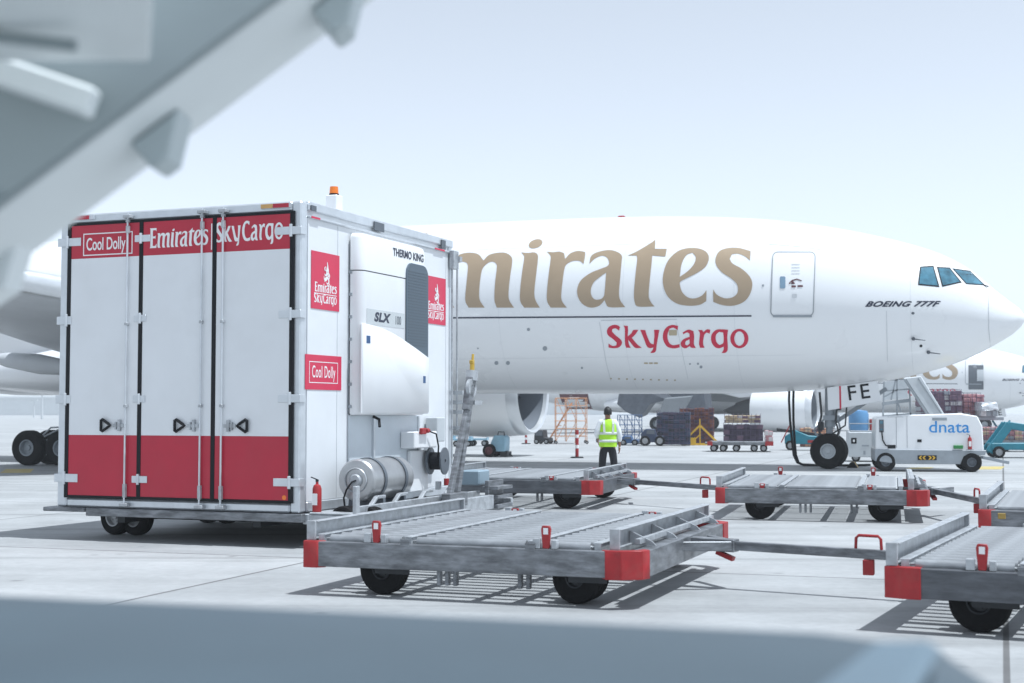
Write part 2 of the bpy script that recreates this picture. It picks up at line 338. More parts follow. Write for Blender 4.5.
# ------------------------------------------------------------------ apron
def concrete():
    m = bpy.data.materials.new('apron_concrete'); m.use_nodes = True; t = m.node_tree; N = t.nodes; L = t.links; b = N['Principled BSDF']
    tc = N.new('ShaderNodeTexCoord'); mp = N.new('ShaderNodeMapping'); mp.inputs['Rotation'].default_value = (0, 0, R(19)); L.new(tc.outputs['Object'], mp.inputs['Vector'])
    br = N.new('ShaderNodeTexBrick'); br.offset = 0.0; br.inputs['Scale'].default_value = 1.0
    br.inputs['Brick Width'].default_value = 7.5; br.inputs['Row Height'].default_value = 7.5; br.inputs['Mortar Size'].default_value = 0.026; br.inputs['Mortar Smooth'].default_value = 0.3
    br.inputs['Color1'].default_value = (0.375, 0.385, 0.39, 1); br.inputs['Color2'].default_value = (0.435, 0.443, 0.445, 1); br.inputs['Mortar'].default_value = (0.16, 0.16, 0.16, 1); br.inputs['Bias'].default_value = 0.0
    L.new(mp.outputs[0], br.inputs['Vector'])
    n1 = N.new('ShaderNodeTexNoise'); n1.inputs['Scale'].default_value = 0.35; n1.inputs['Detail'].default_value = 8; n1.inputs['Roughness'].default_value = 0.65; L.new(mp.outputs[0], n1.inputs['Vector'])
    n2 = N.new('ShaderNodeTexNoise'); n2.inputs['Scale'].default_value = 9.0; n2.inputs['Detail'].default_value = 8; n2.inputs['Roughness'].default_value = 0.7; L.new(mp.outputs[0], n2.inputs['Vector'])
    mp3 = N.new('ShaderNodeMapping'); mp3.inputs['Rotation'].default_value = (0, 0, R(19)); mp3.inputs['Scale'].default_value = (0.10, 1.6, 1); L.new(tc.outputs['Object'], mp3.inputs['Vector'])
    n3 = N.new('ShaderNodeTexNoise'); n3.inputs['Scale'].default_value = 1.0; n3.inputs['Detail'].default_value = 5; L.new(mp3.outputs[0], n3.inputs['Vector'])
    def ramp(src, p0, p1, c0, c1):
        r = N.new('ShaderNodeValToRGB'); r.color_ramp.elements[0].position = p0; r.color_ramp.elements[1].position = p1
        r.color_ramp.elements[0].color = (c0, c0, c0, 1); r.color_ramp.elements[1].color = (c1, c1, c1, 1); L.new(src, r.inputs[0]); return r.outputs[0]
    def mul(a, bb):
        x = N.new('ShaderNodeMix'); x.data_type = 'RGBA'; x.blend_type = 'MULTIPLY'; x.inputs[0].default_value = 1.0
        L.new(a, x.inputs[6]); L.new(bb, x.inputs[7]); return x.outputs[2]
    c = mul(br.outputs['Color'], ramp(n1.outputs['Fac'], 0.32, 0.66, 0.80, 1.10))
    c = mul(c, ramp(n2.outputs['Fac'], 0.3, 0.7, 0.90, 1.07))
    c = mul(c, ramp(n3.outputs['Fac'], 0.30, 0.62, 0.88, 1.03))
    v = N.new('ShaderNodeTexVoronoi'); v.inputs['Scale'].default_value = 0.42; v.inputs['Randomness'].default_value = 1.0; L.new(mp.outputs[0], v.inputs['Vector'])
    c = mul(c, ramp(v.outputs['Distance'], 0.05, 0.22, 0.84, 1.0))
    # rubber marks along the taxi direction, and oil drips
    mp4 = N.new('ShaderNodeMapping'); mp4.inputs['Rotation'].default_value = (0, 0, R(14)); mp4.inputs['Scale'].default_value = (0.035, 1.1, 1); L.new(tc.outputs['Object'], mp4.inputs['Vector'])
    n5 = N.new('ShaderNodeTexNoise'); n5.inputs['Scale'].default_value = 1.0; n5.inputs['Detail'].default_value = 3; n5.inputs['Roughness'].default_value = 0.75; L.new(mp4.outputs[0], n5.inputs['Vector'])
    c = mul(c, ramp(n5.outputs['Fac'], 0.57, 0.72, 1.0, 0.72))
    v2 = N.new('ShaderNodeTexVoronoi'); v2.inputs['Scale'].default_value = 1.3; L.new(mp.outputs[0], v2.inputs['Vector'])
    c = mul(c, ramp(v2.outputs['Distance'], 0.03, 0.11, 0.62, 1.0))
    L.new(c, b.inputs['Base Color']); b.inputs['Roughness'].default_value = 0.72; b.inputs['Specular IOR Level'].default_value = 0.35
    bp = N.new('ShaderNodeBump'); bp.inputs['Strength'].default_value = 0.15; bp.inputs['Distance'].default_value = 0.01; L.new(n2.outputs['Fac'], bp.inputs['Height']); L.new(bp.outputs[0], b.inputs['Normal'])
    return m
b = MB(); S = 1500.0
b._f([b.v((-S, -60, 0)), b.v((S, -60, 0)), b.v((S, 1600, 0)), b.v((-S, 1600, 0))])
tag(b.build('ground', concrete()), kind='structure')
def flat_quad(name, pts, m, z=0.004):
    b = MB(); b._f([b.v((p[0], p[1], z)) for p in pts]); o = b.build(name, m); tag(o, kind='structure'); return o
YMARK = mat('apron_yellow_line', (0.52, 0.42, 0.14), 0.7, var=0.15, scale=5.0, dirt=0.5, dirtcol=(0.4, 0.39, 0.36))
def marking(px0, px1, py0, py1): flat_quad('apron_marking', [ground(px0, py1), ground(px1, py1), ground(px1 + 4, py0), ground(px0 + 6, py0)], YMARK)
marking(972, 1001, 466.5, 469.5); marking(905, 930, 467.5, 469)
marking(0, 30, 469, 473)
# far low buildings beyond the apron
def hangar(x, y, wd, dp, h, label, bays):
    t = thing('terminal_building', label, 'building', (x, y, 0))
    b = MB(); b.box(-wd / 2, wd / 2, 0, dp, 0, h); b.build('wall', HAZEB, t)
    b = MB(); b.box(-wd / 2 - 1, wd / 2 + 1, -2, dp + 1, h + 0.004, h + 1.0); b.build('roof', LGREY, t)
    b = MB()
    for k in range(bays):
        xx = -wd / 2 + wd * (k + 0.5) / bays
        b.box(xx - wd / bays * 0.32, xx + wd / bays * 0.32, -0.25, -0.004, h * 0.3, h * 0.62)
    b.build_each('window_band', LGREY, t)
hangar(-260, 760, 190, 60, 9, 'long pale low terminal far beyond the apron at the left', 14)
hangar(-20, 840, 150, 60, 8, 'pale low shed far behind the orange access stairs', 9)
hangar(150, 900, 120, 60, 8, 'distant pale building beyond the second aircraft', 8)
def mast(px, py_top, D, label):
    p = at(px, 412, D); zt = at(px, py_top, D).z
    t = thing('lighting_mast', label, 'mast', (p.x, p.y, 0))
    b = MB(); b.cyl((0, 0, 0), (0, 0, zt), 0.28, 0.14, n=10); b.build('pole', LGREY, t)
    b = MB(); b.box(-1.0, 1.0, -0.3, 0.3, zt + 0.004, zt + 0.4); b.build('lamp_head', LGREY, t)
mast(42, 391, 330, 'tall thin lighting mast far behind the main landing gear')
mast(34, 401, 420, 'shorter lattice mast far off left of the tall thin one')

# ------------------------------------------------------------------ cargo aircraft
YAW = R(-18)
UX, UY = math.cos(YAW), math.sin(YAW)
NOSE = Vector((4.34 + UX * 11.0, 44.7 + UY * 11.0, 0))
TAB = np.array([  # distance behind the nose, top, bottom, half width
 (-0.11, 4.45, 4.40, 0.04), (-0.10, 4.51, 4.34, 0.12), (-0.06, 4.595, 4.255, 0.23), (0.02, 4.70, 4.15, 0.36), (0.11, 4.785, 4.065, 0.46), (0.25, 4.895, 3.945, 0.60), (0.53, 5.13, 3.77, 0.84), (0.87, 5.44, 3.57, 1.10), (1.35, 5.87, 3.33, 1.40), (1.97, 6.26, 3.08, 1.71),
 (2.45, 6.48, 2.93, 1.90), (3.20, 6.74, 2.74, 2.14), (4.0, 6.97, 2.58, 2.33), (4.80, 7.17, 2.46, 2.48), (6.40, 7.48, 2.345, 2.67), (7.6, 7.64, 2.29, 2.75), (9.4, 7.78, 2.27, 2.79), (11.0, 7.85, 2.27, 2.79), (14.0, 7.89, 2.29, 2.79),
 (20.0, 7.89, 2.30, 2.79), (34.0, 7.89, 2.30, 2.79), (38.0, 7.88, 2.7, 2.74), (44.0, 7.75, 3.9, 2.2), (50.0, 7.4, 5.4, 1.2), (53.0, 7.0, 6.2, 0.35)])
def herm(xs, ys, x):
    i = min(max(int(np.searchsorted(xs, x)) - 1, 0), len(xs) - 2); h = xs[i + 1] - xs[i]
    def sl(k):
        if k <= 0: return (ys[1] - ys[0]) / (xs[1] - xs[0])
        if k >= len(xs) - 1: return (ys[-1] - ys[-2]) / (xs[-1] - xs[-2])
        d0 = (ys[k] - ys[k - 1]) / (xs[k] - xs[k - 1]); d1 = (ys[k + 1] - ys[k]) / (xs[k + 1] - xs[k])
        if d0 * d1 <= 0: return 0.0
        w0 = 2 * (xs[k + 1] - xs[k]) + (xs[k] - xs[k - 1]); w1 = (xs[k + 1] - xs[k]) + 2 * (xs[k] - xs[k - 1])
        return (w0 + w1) / (w0 / d0 + w1 / d1)
    t = (x - xs[i]) / h; t = min(max(t, 0), 1); m0, m1 = sl(i) * h, sl(i + 1) * h
    return ys[i] * (2 * t**3 - 3 * t * t + 1) + m0 * (t**3 - 2 * t * t + t) + ys[i + 1] * (-2 * t**3 + 3 * t * t) + m1 * (t**3 - t * t)
def section(x):   # x <= 0 behind the nose
    d = -x; X = TAB[:, 0]
    zt, zb, a = herm(X, TAB[:, 1], d), herm(X, TAB[:, 2], d), herm(X, TAB[:, 3], d)
    return (zt + zb) / 2, (zt - zb) / 2, a
def skin_y(x, z, off=0.0):
    zc, bb, a = section(x); q = min(abs((z - zc) / bb), 0.999); return -(a + off) * math.sqrt(1 - q * q) - off * 0.4
def side_pt(px, py, off=0.0):     # point of the starboard skin that the photo shows there, in the aircraft's own frame
    y = -2.6; r = ray(px, py); u = np.array([UX, UY, 0]); vv = np.array([-UY, UX, 0]); n0 = np.array(NOSE)
    for _ in range(14):
        p0 = n0 + vv * y; k = np.dot(p0 - EYE, vv) / np.dot(r, vv); p = EYE + r * k - n0
        x, z = float(np.dot(p, u)), float(p[2]); y += (skin_y(min(x, 0.1), z) - y) * 0.6
    return (x, skin_y(min(x, 0.1), z, off), z)

def side_sheet(name, outlines_px, m, parent, off=0.006, step_x=0.45, step_z=0.10):
    me = curve_mesh(outlines_px); bm = bmesh.new(); bm.from_mesh(me); bpy.data.meshes.remove(me)
    xs = [v.co.x for v in bm.verts]; ys = [v.co.y for v in bm.verts]
    for ax, lo, hi, st in ((0, min(xs), max(xs), step_x * 30), (1, min(ys), max(ys), step_z * 30)):
        k = lo + st
        while k < hi:
            no = (1, 0, 0) if ax == 0 else (0, 1, 0); co = (k, 0, 0) if ax == 0 else (0, k, 0)
            bmesh.ops.bisect_plane(bm, geom=bm.verts[:] + bm.edges[:] + bm.faces[:], plane_co=co, plane_no=no, dist=1e-4); k += st
    for v in bm.verts: v.co = side_pt(v.co.x, v.co.y, off)
    me = bpy.data.meshes.new(name); bm.normal_update(); bm.to_mesh(me); bm.free()
    for p in me.polygons: p.use_smooth = True
    return mesh_obj(name, me, m, parent)
def strip(pts, w, closed=False):   # outline(s) of a line of width w along pts (pixels)
    out = []; n = len(pts); L_, R_ = [], []
    for k in range(n):
        a = Vector(pts[k - 1] if (k > 0 or closed) else pts[k]); c = Vector(pts[(k + 1) % n] if (k < n - 1 or closed) else pts[k])
        d = (c - a).normalized(); nn = Vector((-d.y, d.x)) * w / 2; p = Vector(pts[k]); L_.append(p + nn); R_.append(p - nn)
    return [L_, R_] if closed else [L_ + R_[::-1]]
def rrect(x0, y0, x1, y1, r, skew=0.0, n=4):
    P = []
    for cx, cy, a0 in ((x1 - r, y1 - r, 0), (x0 + r, y1 - r, 90), (x0 + r, y0 + r, 180), (x1 - r, y0 + r, 270)):
        for k in range(n + 1):
            t = R(a0 + 90 * k / n); yy = cy + r * math.sin(t); P.append((cx + r * math.cos(t) + skew * (yy - y0), yy))
    return P

plane = thing('cargo_aircraft', 'x', 'aircraft', NOSE, YAW)
plane['label'] = 'large white cargo jet with big gold lettering standing behind the box trailer and the dollies'
b = MB(); rings = []
xs = list(np.concatenate([[-0.11, -0.109, -0.107, -0.104, -0.10, -0.092, -0.08, -0.06, -0.035, -0.005, 0.03, 0.07, 0.11, 0.17], np.arange(0.25, 9.0, 0.18), np.arange(9.0, 36.0, 0.75), np.arange(36, 53.01, 1.0)]))
NS = 96
for d in xs:
    zc, bb, a = section(-d)
    rings.append([(-d, -a * math.sin(2 * math.pi * i / NS), zc + bb * math.cos(2 * math.pi * i / NS)) for i in range(NS)])
b.loft(rings); b.build('fuselage', PLANE_WHITE, plane, sharp=60)
# wing body fairing
b = MB(); rings = []
for d, k in ((18.2, 0.05), (19.2, 0.55), (20.0, 0.9), (21, 1.0), (28, 1.0), (31, 0.9), (33.5, 0.5), (35, 0.05)):
    hw = 2.55 + 0.75 * k; zt = 3.2 + 1.0 * k; zb = 2.6 - 0.42 * k
    rings.append([(-d, -hw * math.copysign(abs(math.sin(t)) ** 0.7, math.sin(t)), (zt + zb) / 2 + (zt - zb) / 2 * math.copysign(abs(math.cos(t)) ** 0.7, math.cos(t))) for t in [2 * math.pi * i / 40 for i in range(40)]])
b.loft(rings); b.build('belly_fairing', PLANE_WHITE, plane, sharp=60)
def foil(le, chord, y, z, th, n=14):
    up, lo = [], []
    for i in range(n + 1):
        s = (1 - math.cos(math.pi * i / n)) / 2
        yt = th * 2.6 * (0.2969 * math.sqrt(s) - 0.126 * s - 0.3516 * s * s + 0.2843 * s**3 - 0.1015 * s**4) * 1.9
        up.append((le - chord * s, y, z + yt)); lo.append((le - chord * s, y, z - yt * 0.72))
    return up + lo[-2:0:-1]
for sgn in (-1, 1):
    b = MB(); st = [(2.2, -19.6, 10.2, 3.35, 1.3), (5.5, -20.6, 9.4, 3.9, 1.1), (9.0, -22.5, 7.9, 4.6, 0.85), (14, -25.6, 6.6, 5.3, 0.7), (20, -29.8, 4.6, 6.1, 0.45), (26, -34.2, 2.2, 7.0, 0.2)]
    b.loft([foil(le, ch, sgn * y, z, th) for y, le, ch, z, th in st]); b.build('wing', PLANE_GREY, plane, sharp=40)
    b = MB()
    b.loft([[(le + 0.05 + 0.30 * math.cos(t) - 0.12, sgn * y, z + (th * 0.33 + 0.07) * math.sin(t)) for t in [2 * math.pi * i / 12 for i in range(12)]] for y, le, ch, z, th in st[1:]])
    b.build('leading_edge', LIPM, plane, sharp=50)
    # three flap track fairings
    for yy, xx, zz in ((6.0, -29.2, 3.55), (10.5, -30.0, 4.5), (15.0, -31.6, 5.2)):
        b = MB(); b.lathe([(-2.2, 0.02), (-1.2, 0.24), (0, 0.32), (1.2, 0.22), (2.0, 0.02)], (xx, sgn * yy, zz - 0.35), (1, 0, -0.12), 14); b.build('flap_fairing', PLANE_GREY, plane)
    # engine
    e = bpy.data.objects.new('engine', None); col.objects.link(e); e.parent = plane; e.location = (-17.4, sgn * 8.35, 2.46); e.rotation_euler = (0, 0, R(-6))
    b = MB(); b.lathe([(0, 0), (0, 0), (-0.455, 1.66), (-0.9, 1.70), (-2.0, 1.74), (-3.4, 1.68), (-4.6, 1.5), (-4.62, 1.35), (-3.5, 1.3)][2:], (0, 0, 0), (1, 0, 0), 48); b.build('nacelle', PLANE_WHITE, e)
    b = MB(); b.lathe([(-1.5, 1.40), (-0.9, 1.39), (-0.205, 1.428)], (0, 0, 0), (1, 0, 0), 48); b.build('intake_duct', mat('shaded_intake_grey', (0.16, 0.18, 0.21), 0.6, var=0.05), e)  # shade inside the intake is put into the duct's dark grey
    b = MB(); b.lathe([(-0.20, 1.43), (-0.06, 1.465), (0.0, 1.54), (-0.10, 1.615), (-0.45, 1.665)], (0, 0, 0), (1, 0, 0), 48); b.build('intake_lip', LIPM, e)
    b = MB(); b.lathe([(-1.42, 0.0), (-1.4, 1.39)], (0, 0, 0), (1, 0, 0), 40)
    b.build('fan_backing', BLACK, e)
    b = MB()
    for k in range(22):
        t = 2 * math.pi * k / 22
        def Q(r, a, x): return (x, r * math.cos(a), r * math.sin(a))
        b._f([b.v(Q(0.45, t, -1.15)), b.v(Q(0.45, t + 0.22, -1.32)), b.v(Q(1.36, t + 0.30, -1.36)), b.v(Q(1.36, t + 0.12, -1.10))])
    b.build('fan', FANM, e)
    b = MB(); b.lathe([(-1.3, 0.46), (-1.0, 0.38), (-0.7, 0.2), (-0.55, 0.0)], (0, 0, 0), (1, 0, 0), 24); b.build('spinner', DGREY, e)
    b = MB(); b.lathe([(-4.0, 1.0), (-5.2, 0.85), (-6.0, 0.6), (-6.0, 0.5), (-7.0, 0.02)], (0, 0, 0), (1, 0, 0), 32); b.build('exhaust_cone', DARK, e)
    b = MB(); b.prism([(-19.0, 4.1), (-21.2, 4.9), (-27.5, 4.6), (-23.0, 3.4), (-20.5, 3.6)], sgn * 8.35 - 0.22, sgn * 8.35 + 0.22, 'y'); b.build('pylon', PLANE_WHITE, plane, bevel=0.05)
    # main gear
    g = bpy.data.objects.new('main_gear', None); col.objects.link(g); g.parent = plane; g.location = (-28.75, sgn * 4.8, 0)
    b = MB(); b.cyl((0, 0, 0.55), (0, 0, 2.9), 0.17, n=14); b.cyl((0, 0, 1.2), (0, 0, 2.9), 0.24, n=14); b.bar((-1.35, 0, 0.55), (1.35, 0, 0.55), 0.2, 0.24); b.cyl((0.1, 0, 1.3), (1.9, -sgn * 0.4, 3.0), 0.09, n=10); b.cyl((0, 0, 1.6), (-0.2, -sgn * 1.9, 3.0), 0.1, n=10)
    b.tube([(-1.1, -0.1, 0.95), (-0.8, -0.1, 1.2), (-0.3, -0.1, 1.22), (0, -0.1, 1.05)], 0.03); b.tube([(-1.2, 0.1, 0.9), (-0.7, 0.1, 1.12), (0, 0.1, 1.3)], 0.025)
    b.build('strut', LGREY, g)
    for dx in (-1.26, 0, 1.26):
        for dy in (-0.55, 0.55): wheel(g, (dx, dy, 0.56), 0.56, 0.42, hubr=0.46, hubm=MGREY)
    b = MB(); b.hexa([(0.05, sgn * 0.62, 1.95), (0.75, sgn * 0.62, 1.95), (0.75, sgn * 0.67, 1.95), (0.05, sgn * 0.67, 1.95), (-0.02, sgn * 0.55, 2.7), (0.8, sgn * 0.55, 2.7), (0.8, sgn * 0.6, 2.7), (-0.02, sgn * 0.6, 2.7)]); b.build('gear_door', PLANE_GREY, g)
    b = MB(); b.loft([foil(-46.5, 5.0, sgn * 0.6, 6.6, 0.4), foil(-51.5, 1.9, sgn * 8.5, 7.3, 0.15)]); b.build('tail_plane', PLANE_WHITE, plane, sharp=40)
b = MB(); b.loft([[(p[0], p[2], p[1]) for p in foil(-43.5, 7.4, 7.5, 0, 0.4)], [(p[0], p[2], p[1]) for p in foil(-50.5, 3.0, 15.5, 0, 0.15)]]); b.build('tail_fin', PLANE_WHITE, plane, sharp=40)
# nose gear
g = bpy.data.objects.new('nose_gear', None); col.objects.link(g); g.parent = plane; g.location = (-5.5, 0, 0)
b = MB(); b.cyl((0, 0, 0.5), (0.05, 0, 2.6), 0.11, n=14); b.cyl((0.03, 0, 1.25), (0.05, 0, 2.6), 0.16, n=14); b.cyl((0, -0.3, 0.5), (0, 0.3, 0.5), 0.07, n=10)
b.bar((0.05, 0, 1.3), (1.7, 0, 2.4), 0.1, 0.12); b.tube([(0.18, -0.12, 0.7), (0.35, -0.15, 1.2), (0.2, -0.12, 1.7), (0.1, -0.1, 2.3)], 0.03); b.bar((-0.2, -0.05, 0.75), (-0.45, -0.05, 1.15), 0.08, 0.05); b.bar((-0.45, -0.05, 1.15), (-0.12, -0.05, 1.5), 0.08, 0.05)
b.box(-0.15, 0.3, -0.22, 0.22, 1.45, 1.6)
b.build('strut', MGREY, g)
b = MB(); b.tube([(0.2, -0.2, 0.8), (0.3, -0.24, 1.1), (0.22, -0.24, 1.45), (0.3, -0.2, 2.2)], 0.03); b.tube([(-0.2, -0.18, 0.9), (-0.3, -0.2, 1.2), (-0.2, -0.22, 1.6), (-0.25, -0.2, 2.3)], 0.035); b.tube([(0.05, -0.24, 1.0), (0.5, -0.26, 1.3), (0.55, -0.24, 1.9)], 0.025); b.build('hydraulic_hose', DHOSE, g)
b = MB(); b.box(-0.32, -0.16, -0.2, 0.2, 1.15, 1.40); b.box(0.22, 0.36, -0.18, 0.18, 1.75, 2.0); b.build_each('valve_block', DARK, g, bevel=0.02)
for dy in (-0.32, 0.32): wheel(g, (0, dy, 0.53), 0.53, 0.36, hubr=0.42, hubm=LGREY)
def door_pt(px, py, y=-0.62):
    vv = np.array([-UY, UX, 0]); u = np.array([UX, UY, 0]); n0 = np.array(NOSE); p0 = n0 + vv * y; r = ray(px, py); k = np.dot(p0 - EYE, vv) / np.dot(r, vv); p = EYE + r * k - n0
    return (float(np.dot(p, u)), float(p[2]))
dd = [door_pt(*q) for q in ((827, 387.5), (877, 380.5), (881.5, 401.5), (828, 410.5))]
b = MB(); b.prism(dd, -0.62, -0.56, 'y'); nd = b.build('gear_door', PLANE_WHITE, plane, bevel=0.012)
ta, tb = door_pt(840, 386), door_pt(840.5, 409)
b = MB(); b.bar((ta[0], -0.624, ta[1]), (tb[0], -0.624, tb[1]), 0.05, 0.006, up=(0, 1, 0)); b.build('warning_stripe', TEXTRED, nd)
dc = door_pt(858.5, 392.8)
me = font_mesh('FE', 0.62, 0.004, 0.004, spacing=1.25); mesh_obj('lettering', me, BLACK, nd, front_M(dc[0], -0.627, dc[1]) @ Matrix.Rotation(R(7), 4, 'Z'))
# lettering on the side
side_sheet('airline_lettering', place_word(EMW, lambda X, Y: (450 + X / 6.4, 230 + Y / 6.4)), GOLD, plane, 0.006)
side_sheet('cargo_lettering', place_word(SKYW, lambda X, Y: (600 + X / 6.4, 315 + Y / 6.4)), TEXTRED, plane, 0.006)
side_sheet('cheat_line', [[(375, 317.6), (751.5, 315.2), (751.5, 316.7), (375, 319.1)]], NAVY, plane, 0.006)
# italic model lettering under the cockpit: heavy sloped capitals
me = font_mesh('BOEING 777F', 1.0, 0, 0.016, 0.5, 1.08); vsx = [v.co.x for v in me.vertices]; vsy = [v.co.y for v in me.vertices]
x0_, x1_, y0_, y1_ = min(vsx), max(vsx), min(vsy), max(vsy)
bm = bmesh.new()
for lay, (ox, oy) in enumerate(((0, 0), (0.55, 0), (0.25, 0.4))):     # three overlapping layers give the heavy strokes
    mc = me.copy()
    for v in mc.vertices:
        px = 865 + ox + (v.co.x - x0_) / (x1_ - x0_) * 75.5; py = 307 - oy - (v.co.y - y0_) / (y1_ - y0_) * 5.4 - (v.co.x - x0_) / (x1_ - x0_) * 0.3
        v.co = side_pt(px, py, 0.007 + 0.001 * lay)
    bm.from_mesh(mc); bpy.data.meshes.remove(mc)
me = bpy.data.meshes.new('model_lettering'); bm.to_mesh(me); bm.free()
mesh_obj('model_lettering', me, NAVY, plane)
# doors, hatch and panel seams
for x_ in (-7.9, -11.2, -15.1, -17.2, -3.0):
    b = MB(); zc_, bb_, a_ = section(x_); m_ = 26
    for k in range(m_):
        t0, t1 = R(12 + 150 * k / m_), R(12 + 150 * (k + 1) / m_)
        b._f([b.v((x_ + dx, -(a_ + 0.004) * math.sin(t), zc_ + (bb_ + 0.004) * math.cos(t))) for dx, t in ((-0.0025, t0), (0.0025, t0), (0.0025, t1), (-0.0025, t1))])
    b.build('skin_joint', SEAML, plane)
for z_ in (3.35, 6.75):
    b = MB(); xs2 = np.arange(-20.0, -5.5, 0.5)
    for x0, x1 in zip(xs2, xs2[1:]): b._f([b.v((x, skin_y(x, z_ + dz, 0.004), z_ + dz)) for x, dz in ((x0, -0.0025), (x1, -0.0025), (x1, 0.0025), (x0, 0.0025))])
    b.build('skin_joint', SEAML, plane)
dl = rrect(773.2, 252.2, 815.0, 316.0, 5, -0.035)
side_sheet('crew_door', [dl], PLANE_WHITE, plane, 0.012)
o = side_sheet('door_outline', strip(rrect(773.0, 252.0, 815.4, 316.2, 5, -0.035, 6), 1.0, True), SEAM, plane, 0.016)
side_sheet('door_sill', [[(773, 315), (812, 315), (812, 317.4), (773, 317.4)]], MGREY, plane, 0.03)
side_sheet('door_window', [rrect(780, 276.5, 785.5, 288.5, 1.2)], mat('door_window_blue', (0.20, 0.30, 0.40), 0.2), plane, 0.02)
side_sheet('door_placard', [[(790, 283), (792, 280), (797, 278.6), (802, 280.4), (801.4, 281.4), (797, 279.8), (793, 281), (791, 284)], rrect(789, 282.6, 795, 284, 0.5), rrect(791.5, 285.5, 796, 287.4, 0.5), rrect(797.5, 285.2, 803, 287, 0.5)], MAROON, plane, 0.02)
side_sheet('door_handle_recess', [rrect(791.5, 264, 800, 264.7, 0.3), rrect(791.5, 267, 800, 267.7, 0.3), rrect(791.5, 270, 800, 270.7, 0.3), rrect(791.5, 273, 800, 273.7, 0.3), rrect(792, 294, 797, 298, 1)], SEAML, plane, 0.02)
side_sheet('hatch_outline', strip([(601, 320.5), (640, 319.6), (677, 319.4)], 0.8) + strip([(599.5, 322), (606, 362), (611, 381)], 0.5) + strip([(676, 322), (683, 356), (688, 379)], 0.4), SEAML, plane, 0.005)
side_sheet('hatch_marks', [rrect(642 + k, 362.5, 646 + k, 364, 0.5) for k in (2, 7, 12)] + [rrect(610 + 8 * k, 378 + 0.2 * k, 612 + 8 * k, 379.3 + 0.2 * k, 0.4) for k in range(9)] + [rrect(669, 330, 677, 335.5, 1)], mat('tan_mark', (0.45, 0.38, 0.26), 0.6), plane, 0.009)
for px, py, r in ((528.5, 329.5, 1.6), (545, 348.5, 2.3), (496.5, 363, 2.0), (508, 363, 2.0), (763, 285.5, 1.2), (582, 368, 1.1), (701, 367, 1.5), (698, 363.8, 1.1), (478, 348.5, 0.8), (690, 364, 0.9)):
    side_sheet('vent_port', [ell(px, py, r, r)], MGREY, plane, 0.008)
side_sheet('radome_seam', strip([(989, 291), (988.6, 310), (988.8, 330), (990.5, 346.5)], 0.7), SEAML, plane, 0.005)
side_sheet('panel_line', strip([(886.5, 311), (887, 340), (887.5, 362)], 0.5) + strip([(769, 244), (800, 246.5), (840, 252.5)], 0.6), SEAML, plane, 0.005)
side_sheet('service_dot', [ell(913, 313.3, 1.6, 1.3)], DGREY, plane, 0.008)
for px, py in ((913.5, 339), (928.5, 352.5)):
    p0 = Vector(side_pt(px, py)); b = MB(); b.cyl(p0, p0 + Vector((0, -0.10, 0)), 0.05, n=10); b.cyl(p0 + Vector((-0.02, -0.10, 0)), p0 + Vector((0.33, -0.13, -0.05)), 0.022, 0.010, n=8); b.build('pitot_probe', DGREY, plane)
side_sheet('static_port', [ell(921, 346, 1.5, 1.4)], BLACK, plane, 0.008)
for q in ([(921, 267.6), (932.8, 267.0), (938.0, 285.6), (919.3, 283.8)], [(938.2, 268.0), (949.5, 268.6), (960.0, 281.6), (943.0, 285.4)], [(954.2, 269.4), (970, 271.6), (983.2, 284.4), (966.6, 283.2)]):
    cx_, cy_ = sum(p[0] for p in q) / 4, sum(p[1] for p in q) / 4
    big = [((p[0] - cx_) * 1.15 + cx_, (p[1] - cy_) * 1.15 + cy_) for p in q]
    f = side_sheet('window_frame', [big], BLACK, plane, 0.006, 0.1, 0.1)
    side_sheet('pane', [q], WINDOW, f, 0.012, 0.1, 0.1)
pw = side_pt(984, 285.0, 0.03); b = MB(); b.bar((pw[0] - 0.08, pw[1], pw[2] + 0.02), (pw[0] + 0.12, pw[1] + 0.02, pw[2] - 0.05), 0.04, 0.03); b.build('wiper', BLACK, plane)
b = MB(); b.box(-12.0, -11.78, -0.1, 0.1, 7.84, 7.93); b.build('beacon', ORED, plane, bevel=0.03)
far_plane = copy_tree(plane)
DF, FSC = 124.0, 1.15
pn = at(1061, 412, DF); far_plane.location = (pn.x, pn.y, -1.0); far_plane.rotation_euler = (0, 0, YAW); far_plane.scale = (FSC,) * 3
for ch in far_plane.children:
    if 'gear' in ch.name and ch.type == 'EMPTY': ch.location.z += 1.0 / FSC
far_plane['label'] = 'second white cargo jet parked farther off with its crew door open above netted cargo'
# dark sheets on the far aircraft's skin, painting the shade inside its open doorways
def local_hit(root_loc, yaw, y, px, py):
    vv = np.array([-math.sin(yaw), math.cos(yaw), 0]); u = np.array([math.cos(yaw), math.sin(yaw), 0]); n0 = np.array(root_loc); p0 = n0 + vv * y
    r = ray(px, py); k = np.dot(p0 - EYE, vv) / np.dot(r, vv); p = EYE + r * k - n0
    return float(np.dot(p, u)) / FSC, float(p[2]) / FSC
def far_sheet(name, px0, px1, py0, py1, m, off=0.03):
    P = [local_hit(far_plane.location, YAW, -2.7 * FSC, *q) for q in ((px0, py1), (px1, py1), (px1, py0), (px0, py0))]
    b = MB(); n = 6; rows = []
    for k in range(n + 1):
        f = k / n; rows.append([(P[0][0] * (1 - f) + P[3][0] * f, P[0][1] * (1 - f) + P[3][1] * f), (P[1][0] * (1 - f) + P[2][0] * f, P[1][1] * (1 - f) + P[2][1] * f)])
    Q = [[b.v((x, skin_y(x, z, off), z)) for x, z in rw] for rw in rows]
    for A, B_ in zip(Q, Q[1:]): b._f([A[0], A[1], B_[1], B_[0]])
    return b.build(name, m, far_plane)
far_sheet('doorway_shade', 968.5, 983.5, 365, 389.5, DGREY)
